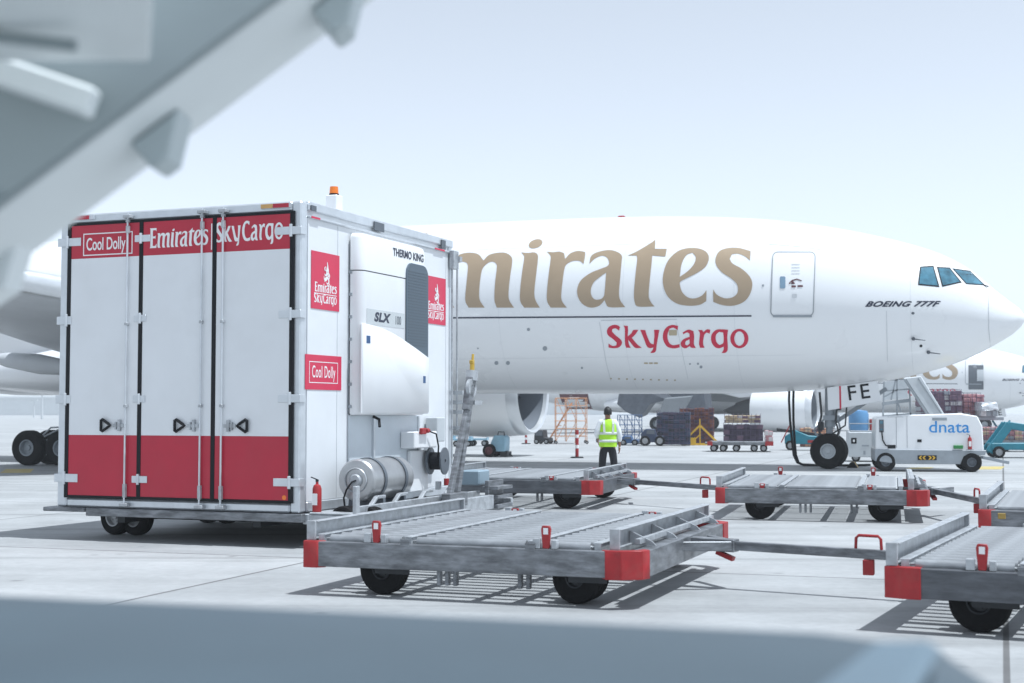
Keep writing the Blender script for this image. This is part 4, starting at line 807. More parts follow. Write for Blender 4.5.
# ------------------------------------------------------------------ roller bed dollies
LX, WY = 3.24, 3.80
def make_dolly(label):
    """origin: ground under the front left corner of the deck; x along the long front side, y away"""
    t = thing('cargo_dolly', label, 'cargo dolly', (0, 0, 0), 0, 'roller bed cargo dollies')
    zb, zt = 0.27, 0.50
    def channel(b, a, c, h0, h1, th=0.05, fl=0.09, side=1):
        a, c = Vector(a), Vector(c); d = (c - a).normalized(); n = Vector((-d.y, d.x, 0)) * side
        b.hexa([(a.x, a.y, h0), (c.x, c.y, h0), (c.x + n.x * th, c.y + n.y * th, h0), (a.x + n.x * th, a.y + n.y * th, h0), (a.x, a.y, h1), (c.x, c.y, h1), (c.x + n.x * th, c.y + n.y * th, h1), (a.x + n.x * th, a.y + n.y * th, h1)])
        for z0_, z1_ in ((h0, h0 + 0.014), (h1 - 0.014, h1)):
            a2, c2 = a + n * (th + 0.0005), c + n * (th + 0.0005); m = n * fl
            b.hexa([(a2.x, a2.y, z0_), (c2.x, c2.y, z0_), (c2.x + m.x, c2.y + m.y, z0_), (a2.x + m.x, a2.y + m.y, z0_), (a2.x, a2.y, z1_), (c2.x, c2.y, z1_), (c2.x + m.x, c2.y + m.y, z1_), (a2.x + m.x, a2.y + m.y, z1_)])
    b = MB()
    channel(b, (0.13, 0, 0), (LX - 0.328, 0, 0), zb, zt); channel(b, (LX - 0.36, WY, 0), (0.13, WY, 0), zb, zt)
    channel(b, (LX, 0.202, 0), (LX, WY - 0.42, 0), zb, zt); channel(b, (0.0, WY - 0.13, 0), (0.0, 0.13, 0), zb, zt)
    b.build('side_frame', GALV, t, bevel=0.006)
    # corner bumpers, red
    for (P) in ([(0.13, -0.012), (-0.012, -0.012), (-0.012, 0.13)], [(LX - 0.33, -0.012), (LX - 0.19, -0.012), (LX - 0.03, 0.09), (LX + 0.012, 0.20)], [(0.13, WY + 0.012), (-0.012, WY + 0.012), (-0.012, WY - 0.13)], [(LX - 0.365, WY + 0.012), (LX - 0.20, WY + 0.012), (LX + 0.012, WY - 0.20), (LX + 0.012, WY - 0.425)]):
        b = MB(); P = [Vector((p[0], p[1], 0)) for p in P]; cen = Vector((LX / 2, WY / 2, 0))
        inn = [p + (cen - p).normalized() * 0.10 for p in P]
        for k in range(len(P) - 1):
            A, C, Ai, Ci = P[k], P[k + 1], inn[k], inn[k + 1]
            b.hexa([(A.x, A.y, zb - 0.012), (C.x, C.y, zb - 0.012), (Ci.x, Ci.y, zb - 0.012), (Ai.x, Ai.y, zb - 0.012), (A.x, A.y, zt + 0.006), (C.x, C.y, zt + 0.006), (Ci.x, Ci.y, zt + 0.006), (Ai.x, Ai.y, zt + 0.006)])
        b.build('corner_bumper', ORED, t, bevel=0.004)
    # rails between the roller bays, and cross members below
    xr = [0.14, 1.02, 2.22, LX - 0.42]
    b = MB()
    for k, x in enumerate(xr):
        b.prism([(x - 0.03, zt - 0.10), (x + 0.03, zt - 0.10), (x + 0.03, zt + 0.055), (x + 0.04, zt + 0.055), (x + 0.04, zt + 0.066), (x - 0.04, zt + 0.066), (x - 0.04, zt + 0.055), (x - 0.03, zt + 0.055)], 0.065, WY - 0.065, 'y')
    b.build_each('roller_rail', GALVL, t, bevel=0.004)
    b = MB()
    for y in (0.62, 1.85, 3.08): b.box(0.06, LX - 0.06, y - 0.04, y + 0.04, zb + 0.02, zt - 0.105)
    for x in (0.7, 1.75, 2.75): b.box(x - 0.04, x + 0.04, 0.07, WY - 0.07, zb + 0.015, zt - 0.16)
    b.build_each('cross_member', GALV, t)
    rm = {}
    for k in range(3):
        x0, x1 = xr[k] + 0.075, xr[k + 1] - 0.075
        me = None
        for i in range(17):
            y = 0.125 + i * (WY - 0.25) / 16
            if me is None:
                b = MB(); b.cyl((x0, 0, 0), (x1, 0, 0), 0.042, n=14); b.cyl((x0 - 0.044, 0, 0), (x0 - 0.001, 0, 0), 0.014, n=6); b.cyl((x1 + 0.001, 0, 0), (x1 + 0.044, 0, 0), 0.014, n=6)
                o = b.build('roller', ROLLER, t); me = o.data
            else:
                o = bpy.data.objects.new('roller', me); col.objects.link(o); o.parent = t
            o.location = (0, y, zt + 0.02)
    # raised end guards: left, right
    for x, inner in ((0.015, 1), (LX - 0.30, 1)):
        b = MB(); ya, yb = (0.06, WY - 0.06) if x < 1 else (0.10, WY - 0.10)
        b.box(x, x + 0.03, ya, yb, zt + 0.012, zt + 0.185); b.box(x + 0.031, x + 0.085, ya, yb, zt + 0.172, zt + 0.185); b.box(x + 0.031, x + 0.06, ya, yb, zt + 0.012, zt + 0.03)
        b.box(x - 0.015, x + 0.075, ya - 0.03, ya - 0.001, zt + 0.008, zt + 0.188); b.box(x - 0.015, x + 0.075, yb + 0.001, yb + 0.03, zt + 0.008, zt + 0.188)
        b.build('end_guard', GALVL, t, bevel=0.005)
    # gussets and hitch works at the right end
    b = MB()
    for y in (0.55, 1.35, 2.35, WY - 0.55): b.prism([(LX - 0.265, zt + 0.012), (LX - 0.02, zt + 0.012), (LX - 0.06, zt + 0.05), (LX - 0.265, zt + 0.14)], y - 0.012, y + 0.012, 'y')
    b.bar((LX - 0.14, 0.35, zt + 0.06), (LX - 0.14, WY - 0.35, zt + 0.06), 0.045, 0.045)
    b.build_each('gusset', GALVL, t)
    # red flip stops along the front and back
    for y, s in ((0.03, 1), (WY - 0.03, -1)):
        for x in (0.72, 2.36):
            b = MB(); b.prism([(-0.03, 0), (0.03, 0), (0.045, 0.17), (0.035, 0.20), (-0.035, 0.20), (-0.045, 0.17)], -0.014, 0.014, 'y')
            st = b.build('flip_stop', ORED, t, bevel=0.005, loc=(x, y, zt + 0.004))
            b = MB(); b.box(-0.022, 0.022, -0.0165, -0.0145, 0.125, 0.18); b.build('stop_plate', TEXTWHITE, st)
            b = MB(); b.box(x - 0.12, x - 0.052, y - 0.02, y + 0.05, zt + 0.003, zt + 0.09); b.box(x + 0.052, x + 0.10, y - 0.02, y + 0.05, zt + 0.003, zt + 0.08); b.build_each('stop_bracket', GALVL, t, bevel=0.004)
    b = MB()
    for x in (1.02, 2.22): b.box(x - 0.045, x + 0.045, -0.012, -0.001, zt - 0.02, zt + 0.05)
    for x in (1.28, 1.36, 1.44, 2.06, 2.14): b.box(x, x + 0.035, 0.12, 0.18, 0.13, zb - 0.002)
    b.build_each('bracket', GALV, t, bevel=0.004)
    # wheels on swivel forks
    for x, y, d in ((0.66, 0.34, 0), (2.56, 0.30, 1), (0.66, WY - 0.34, 0), (2.56, WY - 0.30, 1)):
        dx = 0.2
        for k in ((0, 0.22) if d else (0,)): wheel(t, (x, y + k, 0.235), 0.235, 0.13 if d else 0.17, axis=(0.22 if d else 0.1, 1, 0), hubr=0.40, hubm=DARK, n=24)
        b = MB(); b.box(x - 0.14, x + 0.14, y - 0.1, y + 0.2, zb + 0.04, zb + 0.08); b.box(x - 0.05, x + 0.3, y - 0.115, y - 0.10, 0.2, zb + 0.04); b.build('wheel_fork', DARK, t)
    return t
def drawbar(t, p0, p1, handle=True, h=0.42):
    """tow bar of a dolly in the dolly's own frame, with its red grab loop"""
    p0, p1 = Vector(p0), Vector(p1); d = (p1 - p0).normalized(); L_ = (p1 - p0).length
    b = MB(); b.bar(p0, p1, 0.075, 0.085); b.bar(p0 - d * 0.02 + Vector((0, 0, 0.001)), p0 + d * 0.45, 0.14, 0.12); n = d.cross(Vector((0, 0, 1)))
    b.bar(p0 - d * 0.02 - n * 0.42, p0 + d * 0.42 - n * 0.06, 0.06, 0.09); b.bar(p0 - d * 0.02 + n * 0.42, p0 + d * 0.42 + n * 0.06, 0.06, 0.09)
    o = b.build('tow_bar', GALV, t, bevel=0.006)
    b = MB(); b.lathe([(-0.02, 0.04), (-0.02, 0.09), (0.02, 0.09), (0.02, 0.04)], p1 + d * 0.085, (0, 0, 1), 16, closed=True); b.build('tow_eye', GALV, o)
    if handle:
        q = p1 - d * 0.42
        b = MB(); b.tube([q - d * 0.12 + Vector((0, 0, 0.045)), q - d * 0.115 + Vector((0, 0, 0.14)), q - d * 0.09 + Vector((0, 0, 0.165)), q + d * 0.09 + Vector((0, 0, 0.165)), q + d * 0.115 + Vector((0, 0, 0.14)), q + d * 0.12 + Vector((0, 0, 0.045))], 0.014); b.build('grab_loop', ORED, o)
        b = MB(); b.bar(q + Vector((0, 0, -0.05)), q + Vector((0, 0, -0.19)), 0.10, 0.09); b.build('coupling_block', ORED, o, bevel=0.006)
    b = MB(); b.bar(p0 + d * 0.25 + Vector((0, 0, -0.07)), p0 + d * 0.42 + Vector((0, 0, -0.13)), 0.07, 0.04); b.build('brake_pedal', ORED, o)
def dolly_at(t, px, py, yaw, label):
    s = ground(px, py, 0.50); t.location = (s.x, s.y, 0); t.rotation_euler = (0, 0, R(yaw)); t['label'] = label
    t['group'] = 'roller bed cargo dollies'; return t
d1 = make_dolly('x'); protos = d1
d2, d3, d4, d5 = [copy_tree(d1) for _ in range(4)]
dolly_at(d1, 305, 541, -20, 'grey steel cargo dolly in front of the box trailer, nearest whole dolly with red corners')
dolly_at(d2, 885, 567, -26, 'cargo dolly cut off by the lower right frame edge, hitched to the nearest whole dolly')
dolly_at(d3, 423, 479, -15, 'dark fronted cargo dolly partly behind the box trailer, right beside the person in the vest')
dolly_at(d4, 716, 488, -15, 'cargo dolly standing alone on open concrete in front of the white power unit')
dolly_at(d5, 979, 510, -22, 'cargo dolly at the right edge, between the lone dolly and the cut off one')
def to_local(t, p):
    a = t.rotation_euler.z; d = Vector(p) - Vector(t.location); return Vector((d.x * math.cos(a) + d.y * math.sin(a), -d.x * math.sin(a) + d.y * math.cos(a), p[2]))
def to_world(t, p):
    a = t.rotation_euler.z; return Vector((t.location.x + p[0] * math.cos(a) - p[1] * math.sin(a), t.location.y + p[0] * math.sin(a) + p[1] * math.cos(a), p[2]))
for a_, c_ in ((d1, d2), (d3, d4), (d4, d5)):
    hitch = to_world(c_, (-0.12, WY / 2 if c_ is not d5 else 3.3, 0.40)); drawbar(a_, (LX + 0.01, WY / 2, 0.42), to_local(a_, hitch))
b = MB(); b.box(0.35, 0.55, -0.016, -0.003, 0.52, 0.66); b.bm.clear(); b.box(0.22, 0.31, -0.03, -0.016, 0.40, 0.47); b.build('reflector', mat('amber_reflector', (0.34, 0.23, 0.05), 0.4), d5, bevel=0.006)
for d_, ys_ in ((d1, (1,)), (d3, (0, 1)), (d4, (0,))):     # these stops are folded down
    for ch in d_.children:
        if ch.name.startswith('flip_stop') and ((ch.location.y > 1) in [bool(q) for q in ys_]): ch.scale.z = 0.38
for d_ in (d2, d3):      # the older pair with dark weathered frames
    for ch in d_.children:
        if ch.name.startswith('side_frame'):
            ch.material_slots[0].link = 'OBJECT'; ch.material_slots[0].material = GALVD
# the cut off dolly has a wide bent corner plate where the nearest one has a narrow one
nb = [c for c in d2.children if c.name.startswith('corner_bumper')][0]; bpy.data.objects.remove(nb)
P = [(0.27, -0.012), (0.13, -0.012), (-0.012, 0.03), (-0.012, 0.16)]; b = MB()
b.prism(P + [(0.08, 0.16), (0.08, 0.10), (0.27, 0.08)], 0.262, 0.505, 'z'); b.build('corner_bumper', ORED, d2, bevel=0.004)
# ------------------------------------------------------------------ ground worker seen from behind
def skin_mesh(name, verts, edges, radii, m, parent, levels=2, root=0, paint=None):
    me = bpy.data.meshes.new(name); me.from_pydata([Vector(v) for v in verts], edges, []); o = bpy.data.objects.new(name, me); col.objects.link(o)
    sk = o.modifiers.new('skin', 'SKIN'); sk.use_smooth_shade = True
    for k, sv in enumerate(me.skin_vertices[0].data):
        r = radii[k]; sv.radius = r if isinstance(r, tuple) else (r, r); sv.use_root = (k == root)
    ss = o.modifiers.new('sub', 'SUBSURF'); ss.levels = levels; ss.render_levels = levels
    dg = bpy.context.evaluated_depsgraph_get(); dg.update(); nm = bpy.data.meshes.new_from_object(o.evaluated_get(dg)); o.modifiers.clear(); o.data = nm; nm.name = name
    for p in nm.polygons: p.use_smooth = True
    nm.materials.clear(); nm.materials.append(m); o.parent = parent; return o
def person():
    p = ground(608, 486); t = thing('person', 'person in black trousers and a yellow green reflective vest standing with back turned', 'person', (p.x, p.y, 0), R(4))
    H_ = 1.80
    V = [(0, 0, 0.98), (0, 0.01, 1.12), (0, 0.0, 1.30), (0, -0.01, 1.46), (0, 0.0, 1.53), (0.0, 0.015, 1.60), (0, 0.015, 1.69), (0, 0.01, 1.755),
         (-0.17, -0.01, 1.45), (-0.262, -0.03, 1.20), (-0.21, 0.17, 1.10), (-0.19, 0.245, 1.08), (0.17, -0.01, 1.45), (0.25, -0.03, 1.20), (0.275, 0.02, 0.965), (0.275, 0.035, 0.89),
         (-0.095, 0, 0.92), (-0.125, 0.01, 0.50), (-0.15, -0.02, 0.09), (0.095, 0, 0.92), (0.14, 0.01, 0.50), (0.175, -0.02, 0.09), (-0.16, 0.13, 0.04), (0.19, 0.13, 0.04)]
    E = [(0, 1), (1, 2), (2, 3), (3, 4), (4, 5), (5, 6), (6, 7), (3, 8), (8, 9), (9, 10), (10, 11), (3, 12), (12, 13), (13, 14), (14, 15), (0, 16), (16, 17), (17, 18), (18, 22), (0, 19), (19, 20), (20, 21), (21, 23)]
    rad = [(0.15, 0.11), (0.145, 0.10), (0.165, 0.11), (0.12, 0.085), 0.055, 0.065, (0.078, 0.095), 0.06, 0.065, 0.045, 0.036, 0.03, 0.065, 0.045, 0.036, 0.03, 0.095, 0.065, 0.05, 0.095, 0.065, 0.05, 0.035, 0.035]
    skin_mesh('body', V, E, rad, SKIN, t)
    # hands: palm, four fingers and a thumb
    for sx_, (hx, hy, hz) in ((-1, V[11]), (1, V[15])):
        HV = [(hx, hy, hz), (hx, hy + 0.012, hz - 0.075)]; HE = [(0, 1)]; HR = [(0.026, 0.02), (0.034, 0.016)]
        for k in range(4):
            oy = (k - 1.5) * 0.019; ln = (0.06, 0.07, 0.066, 0.05)[k]; i0 = len(HV)
            HV += [(hx, hy + 0.012 + oy, hz - 0.085), (hx - sx_ * 0.006, hy + 0.014 + oy, hz - 0.085 - ln * 0.55), (hx - sx_ * 0.022, hy + 0.015 + oy, hz - 0.085 - ln)]
            HE += [(1, i0), (i0, i0 + 1), (i0 + 1, i0 + 2)]; HR += [0.0095, 0.0088, 0.008]
        i0 = len(HV); HV += [(hx - sx_ * 0.01, hy + 0.045, hz - 0.05), (hx - sx_ * 0.016, hy + 0.06, hz - 0.085)]; HE += [(0, i0), (i0, i0 + 1)]; HR += [0.011, 0.009]
        skin_mesh('hand', HV, HE, HR, SKIN, t, 1)
    # face on the far side
    b = MB(); b.lathe([(0, 0.0), (0.0, 0.012), (0.03, 0.004), (0.032, 0)], (0, 0.105, 1.655), (0, 1, -0.15), 10); b.build('nose', SKIN, t)
    for s in (-1, 1):
        b = MB(); b.lathe([(-0.012, 0.0), (-0.008, 0.018), (0.008, 0.022), (0.012, 0)], (s * 0.083, 0.01, 1.665), (s, 0.2, 0), 12); b.build('ear', SKIN, t)
        b = MB(); b.lathe([(0, 0.012), (0.006, 0.008), (0.008, 0)], (s * 0.032, 0.098, 1.685), (0, 1, 0), 10); b.build('eye', BLACK, t)
    # hair
    b = MB(); rings = []
    for k in range(9):
        f = k / 8; a = -0.55 + f * 2.12; rr = math.cos(min(a, 1.565)); z = 1.70 + 0.118 * math.sin(a)
        rings.append([(0.094 * rr * math.cos(q), -0.012 + (0.112 * rr if math.sin(q) < 0 else (0.09 if a > 0.35 else 0.045) * rr) * math.sin(q), z + (0.012 * math.sin(5 * q + k))) for q in [2 * math.pi * i / 24 for i in range(24)]])
    b.loft(rings); b.build('hair', HAIR, t, sharp=80)
    # trousers
    TV = [(0, 0, 1.02), (0, 0, 0.96), (-0.1, 0, 0.88), (-0.13, 0.01, 0.50), (-0.152, -0.02, 0.08), (0.1, 0, 0.88), (0.145, 0.01, 0.50), (0.178, -0.02, 0.08)]
    skin_mesh('trousers', TV, [(0, 1), (1, 2), (2, 3), (3, 4), (1, 5), (5, 6), (6, 7)], [(0.17, 0.125), (0.17, 0.125), 0.112, 0.088, 0.082, 0.112, 0.088, 0.082], TROUSER, t)
    for s, x in ((-1, -0.155), (1, 0.183)):
        b = MB(); b.loft([[(x + 0.05 * math.cos(q), 0.05 + (0.135 if math.sin(q) > 0 else 0.10) * math.sin(q), z) for q in [2 * math.pi * i / 16 for i in range(16)]] for z in (0.0, 0.035)] + [[(x + 0.042 * math.cos(q), 0.0 + 0.07 * math.sin(q), 0.10) for q in [2 * math.pi * i / 16 for i in range(16)]]]); b.build('shoe', BLACK, t, sharp=60)
    # shirt: shoulders and sleeves
    SV = [(0, 0, 1.22), (0, -0.005, 1.42), (-0.17, -0.01, 1.455), (-0.268, -0.03, 1.21), (-0.215, 0.14, 1.115), (0.17, -0.01, 1.455), (0.26, -0.03, 1.21), (0.277, 0.015, 1.0), (0, 0.0, 1.53)]
    skin_mesh('shirt', SV, [(0, 1), (1, 2), (2, 3), (3, 4), (1, 5), (5, 6), (6, 7), (1, 8)], [(0.17, 0.125), (0.15, 0.11), 0.085, 0.072, 0.055, 0.085, 0.072, 0.055, 0.07], SHIRT, t)
    # vest
    b = MB(); rings = []
    for z, a, d, cy in ((0.90, 0.205, 0.150, 0), (0.98, 0.205, 0.15, 0), (1.12, 0.20, 0.145, 0), (1.28, 0.207, 0.15, -0.004), (1.40, 0.20, 0.14, -0.008), (1.48, 0.17, 0.115, -0.008), (1.535, 0.10, 0.085, -0.004)):
        rings.append([(a * math.copysign(abs(math.cos(q)) ** 0.8, math.cos(q)) * (1 + 0.02 * math.sin(7 * q + z * 9)), cy + d * math.copysign(abs(math.sin(q)) ** 0.9, math.sin(q)) * (1 + 0.03 * math.sin(5 * q + z * 13)), z) for q in [2 * math.pi * i / 40 for i in range(40)]])
    b.loft(rings); v_ = b.build('vest', HIVIS, t, sharp=80)
    for z, a, d in ((1.035, 0.205, 0.149), (1.21, 0.206, 0.149)):
        b = MB(); b.loft([[((a + o_) * math.copysign(abs(math.cos(q)) ** 0.8, math.cos(q)) * (1 + 0.02 * math.sin(7 * q + zz * 9)), -0.002 + (d + o_) * math.copysign(abs(math.sin(q)) ** 0.9, math.sin(q)) * (1 + 0.03 * math.sin(5 * q + zz * 13)), zz) for q in [2 * math.pi * i / 40 for i in range(40)]] for zz, o_ in ((z - 0.03, 0.0), (z - 0.028, 0.008), (z + 0.028, 0.008), (z + 0.03, 0.0))]); b.build('reflective_band', REFLECT, v_, sharp=80)
    for s in (-1, 1):
        b = MB(); b.bar((s * 0.10, -0.150, 1.235), (s * 0.11, -0.143, 1.42), 0.05, 0.010, up=(0, 1, 0)); b.bar((s * 0.11, -0.143, 1.42), (s * 0.105, -0.10, 1.515), 0.05, 0.010, up=(0, 1, 0)); b.build('reflective_band', REFLECT, v_)
    return t
person()

# ------------------------------------------------------------------ ground power unit
def px_frame(px, py, yaw): p = ground(px, py); return (p.x, p.y, 0), R(yaw)
loc, rz = px_frame(875, 471.5, -10)
gp = thing('ground_power_unit', 'white ground power unit with blue lettering on a grey wheeled base beside the nose wheel', 'ground power unit', loc, rz)
L_ = 3.02; D_ = 1.5
b = MB(); b.prism([(0.02, 0.60), (L_ - 0.02, 0.60), (L_ - 0.05, 1.30), (L_ - 0.18, 1.585), (L_ - 0.62, 1.66), (1.05, 1.62), (0.10, 1.56), (0.04, 1.50)], 0.0, D_, 'y'); b.build('canopy', WHITE, gp, bevel=0.03)
b = MB(); b.prism([(0, 0.30), (0.18, 0.28), (0.62, 0.22), (2.35, 0.22), (2.45, 0.45), (L_, 0.48), (L_ + 0.05, 0.62), (0, 0.64)], -0.04, D_ + 0.04, 'y'); b.build('base', MGREY, gp, bevel=0.015)
for x in (0.30, 2.66):
    for y in (0.05, D_ - 0.05): wheel(gp, (x, y, 0.28), 0.28, 0.2, hubr=0.46, hubm=DGREY)
b = MB(); b.box(0.13, 0.26, -0.014, -0.002, 1.12, 1.48); c__ = b.build('control_panel', DGREY, gp, bevel=0.005)
b = MB(); b.box(0.155, 0.235, -0.018, -0.0145, 1.36, 1.45); b.box(0.155, 0.235, -0.018, -0.0145, 1.18, 1.22); b.build_each('gauge', WINDOW, c__)
b = MB(); b.box(0.60, 0.612, -0.006, -0.0015, 0.68, 1.55); b.box(0.90, 0.91, -0.006, -0.0015, 0.68, 1.58); b.box(0.36, 0.80, -0.006, -0.0015, 1.555, 1.565); b.build_each('panel_seam', SEAM, gp)
b = MB(); b.box(1.60, 2.0, -0.012, -0.002, 1.46, 1.54); b.build('vent', MGREY, gp)
b = MB(); b.box(1.18, 1.30, -0.016, -0.002, 0.84, 0.92); b.box(0.36, 0.58, -0.016, -0.002, 0.66, 0.76); b.build_each('black_socket', BLACK, gp)
b = MB(); b.box(2.17, 2.43, -0.05, -0.002, 0.66, 0.76); b.build('green_box', mat('green_paint', (0.03, 0.22, 0.05), 0.5), gp, bevel=0.01)
me = font_mesh('dnata', 0.47, 0.002, 0.003); me.transform(Matrix.Diagonal((1.10, 1, 1, 1))); mesh_obj('lettering', me, BLUETEXT, gp, front_M(2.06, -0.004, 1.26))
b = MB(); b.box(1.18, 1.70, -0.052, -0.0415, 0.335, 0.47); sg_ = b.build('chevron_plate', BLACK, gp)
b = MB()
for k, s in ((0.03, -1), (0.13, -1), (0.29, 1), (0.39, 1)):
    x = 1.18 + k; m_ = (0.335 + 0.47) / 2
    P = [(x + 0.05, 0.35), (x + 0.10, 0.35), (x + 0.05, m_), (x + 0.10, 0.455), (x + 0.05, 0.455), (x, m_)] if s < 0 else [(x, 0.35), (x + 0.05, 0.35), (x + 0.10, m_), (x + 0.05, 0.455), (x, 0.455), (x + 0.05, m_)]
    b.prism(P, -0.056, -0.0525, 'y')
b.build_each('chevron', YELLOW, sg_)
b = MB(); b.tube([(0.2, -0.03, 1.15), (0.22, -0.06, 0.9), (0.30, -0.06, 0.75), (0.42, -0.04, 0.71)], 0.02); b.build('cable', BLACK, gp)
b = MB(); b.bar((L_ + 0.03, 0.6, 0.4), (L_ + 0.75, 0.6, 0.25), 0.08, 0.08); b.bar((L_ + 0.03, 1.0, 0.4), (L_ + 0.75, 0.65, 0.25), 0.08, 0.08); b.build('tow_bar', MGREY, gp)
q = gp.matrix_basis @ Vector((2.62, -0.16, 0.0)); 
mw = Matrix.Translation(loc) @ Matrix.Rotation(rz, 4, 'Z'); q = mw @ Vector((2.60, -0.135, 0.66))
ex = extinguisher((q.x, q.y, 0.645), rz, 0.72, 'red fire extinguisher hung on the side of the white power unit')
b = MB(); b.box(2.5, 2.70, -0.22, -0.041, 0.625, 0.643); b.build('extinguisher_shelf', MGREY, gp)
# power cables hanging from the belly
xa, ya, za = side_pt(792.5, 386); 
def PW(p): return Vector(NOSE) + Vector((UX * p[0] - UY * p[1], UY * p[0] + UX * p[1], p[2]))
t = thing('power_cable', 'black power cables hanging from the belly of the main jet down to the concrete', 'cable', (ground(797, 466).x, ground(797, 466).y, 0), 0)
o0 = Vector(t.location)
top = at(793, 386, o0.y)
for dxp in (-2.5, 1.8):
    b = MB(); pts = []
    for px, py in ((792 + dxp, 384), (791.5 + dxp, 400), (792 + dxp * 0.8, 420), (793.5 + dxp * 0.6, 440), (795 + dxp * 0.5, 455), (798 + dxp * 0.3, 462.5), (803 + dxp * 0.3, 466)):
        q = at(px, py, o0.y - (0.5 if dxp > 0 else 0)); q.z = max(q.z, 0.05); pts.append(q - o0)
    g0 = pts[-1].copy()
    for px, py in ((820, 467), (850, 467), (870, 466.5)):
        q = ground(px, py) - o0; q.z = 0.05; pts.append(q)
    b.tube(pts, 0.038, 8); b.build('cable', BLACK, t)
b = MB(); pl = top - o0; b.box(pl.x - 0.3, pl.x + 0.3, pl.y - 0.25, pl.y + 0.1, pl.z - 0.16, pl.z + 0.10); b.build('plug', BLACK, t, bevel=0.02)
# ------------------------------------------------------------------ apron equipment behind the jet
def stand_at(name, label, cat, px, py, rz=-18, group=None):
    p = ground(px, py); return thing(name, label, cat, (p.x, p.y, 0), R(rz), group), (py - 412) / 1.7
# safety posts
def post(px, py, h, label):
    t, s = stand_at('safety_post', label, 'safety post', px, py, 0)
    b = MB(); b.cyl((0, 0, 0), (0, 0, 0.05), 0.26, 0.22, n=16); b.build('base', BLACK, t)
    b = MB(); b.cyl((0, 0, 0.051), (0, 0, h), 0.065, n=12); b.build('post', ORED, t)
    for z in (0.35, 0.72):
        b = MB(); b.cyl((0, 0, h * z), (0, 0, h * z + 0.12), 0.068, n=12); b.build('white_band', TEXTWHITE, t)
post(577, 458, 1.03, 'red safety post with white bands standing just left of the person in the vest')
post(526, 444, 0.65, 'small distant red safety post standing below the engine intake')
# blue tow cart
t, s = stand_at('tow_cart', 'small pale blue wheeled service cart with a dark red wheel below the far engine', 'service cart', 497, 457)
b = MB(); b.prism([(-0.25, 0.22), (0.40, 0.22), (0.42, 0.75), (0.30, 0.82), (-0.02, 0.82), (-0.15, 0.55)], -0.3, 0.3, 'y'); b.build('body', LBLUE, t, bevel=0.02)
wheel(t, (-0.18, -0.38, 0.25), 0.25, 0.16, hubr=0.6, hubm=MAROON); wheel(t, (-0.18, 0.38, 0.25), 0.25, 0.16, hubr=0.6, hubm=MAROON)
b = MB(); b.box(0.2, 0.5, -0.25, 0.25, 0.02, 0.215); b.bar((0.4, 0, 0.2), (0.62, 0, 0.03), 0.05, 0.05); b.tube([(0.1, -0.2, 0.83), (0.12, -0.2, 0.95), (0.35, -0.2, 0.95), (0.36, -0.2, 0.8)], 0.02); b.build_each('jack_and_handle', DARK, t)
# baggage trailers far left of it
for k, (px, py) in enumerate(((463, 446.5), (479, 446))):
    t, s = stand_at('baggage_trailer', ('grey blue baggage trailer seen just right of the raised tow bar', 'second grey blue baggage trailer between the tow bar and the service cart')[k], 'trailer', px, py, -5, 'baggage trailers under the far engine')
    b = MB(); b.box(-0.45, 0.45, -0.5, 0.5, 0.30, 0.38); b.box(-0.45, -0.42, -0.5, 0.5, 0.381, 0.72); b.box(0.42, 0.45, -0.5, 0.5, 0.381, 0.72); b.box(-0.415, 0.415, -0.5, -0.47, 0.50, 0.56); b.box(-0.415, 0.415, -0.5, -0.47, 0.66, 0.72); b.build('body', LBLUE, t)
    for x in (-0.3, 0.3):
        for y in (-0.4, 0.4): wheel(t, (x, y, 0.15), 0.15, 0.08, n=14)
# dark tow tractor
t, s = stand_at('tow_tractor', 'small dark tow tractor parked between the far engine and the orange stairs', 'tractor', 543.5, 444)
b = MB(); b.prism([(-0.40, 0.15), (0.42, 0.15), (0.42, 0.32), (0.12, 0.36), (0.08, 0.74), (-0.36, 0.74), (-0.40, 0.4)], -0.4, 0.4, 'y'); b.build('body', DARK, t, bevel=0.02)
for x in (-0.27, 0.27):
    for y in (-0.4, 0.4): wheel(t, (x, y, 0.14), 0.14, 0.1, n=14)
b = MB(); b.box(-0.33, 0.05, -0.404, -0.401, 0.45, 0.70); b.build('window', DGREY, t)
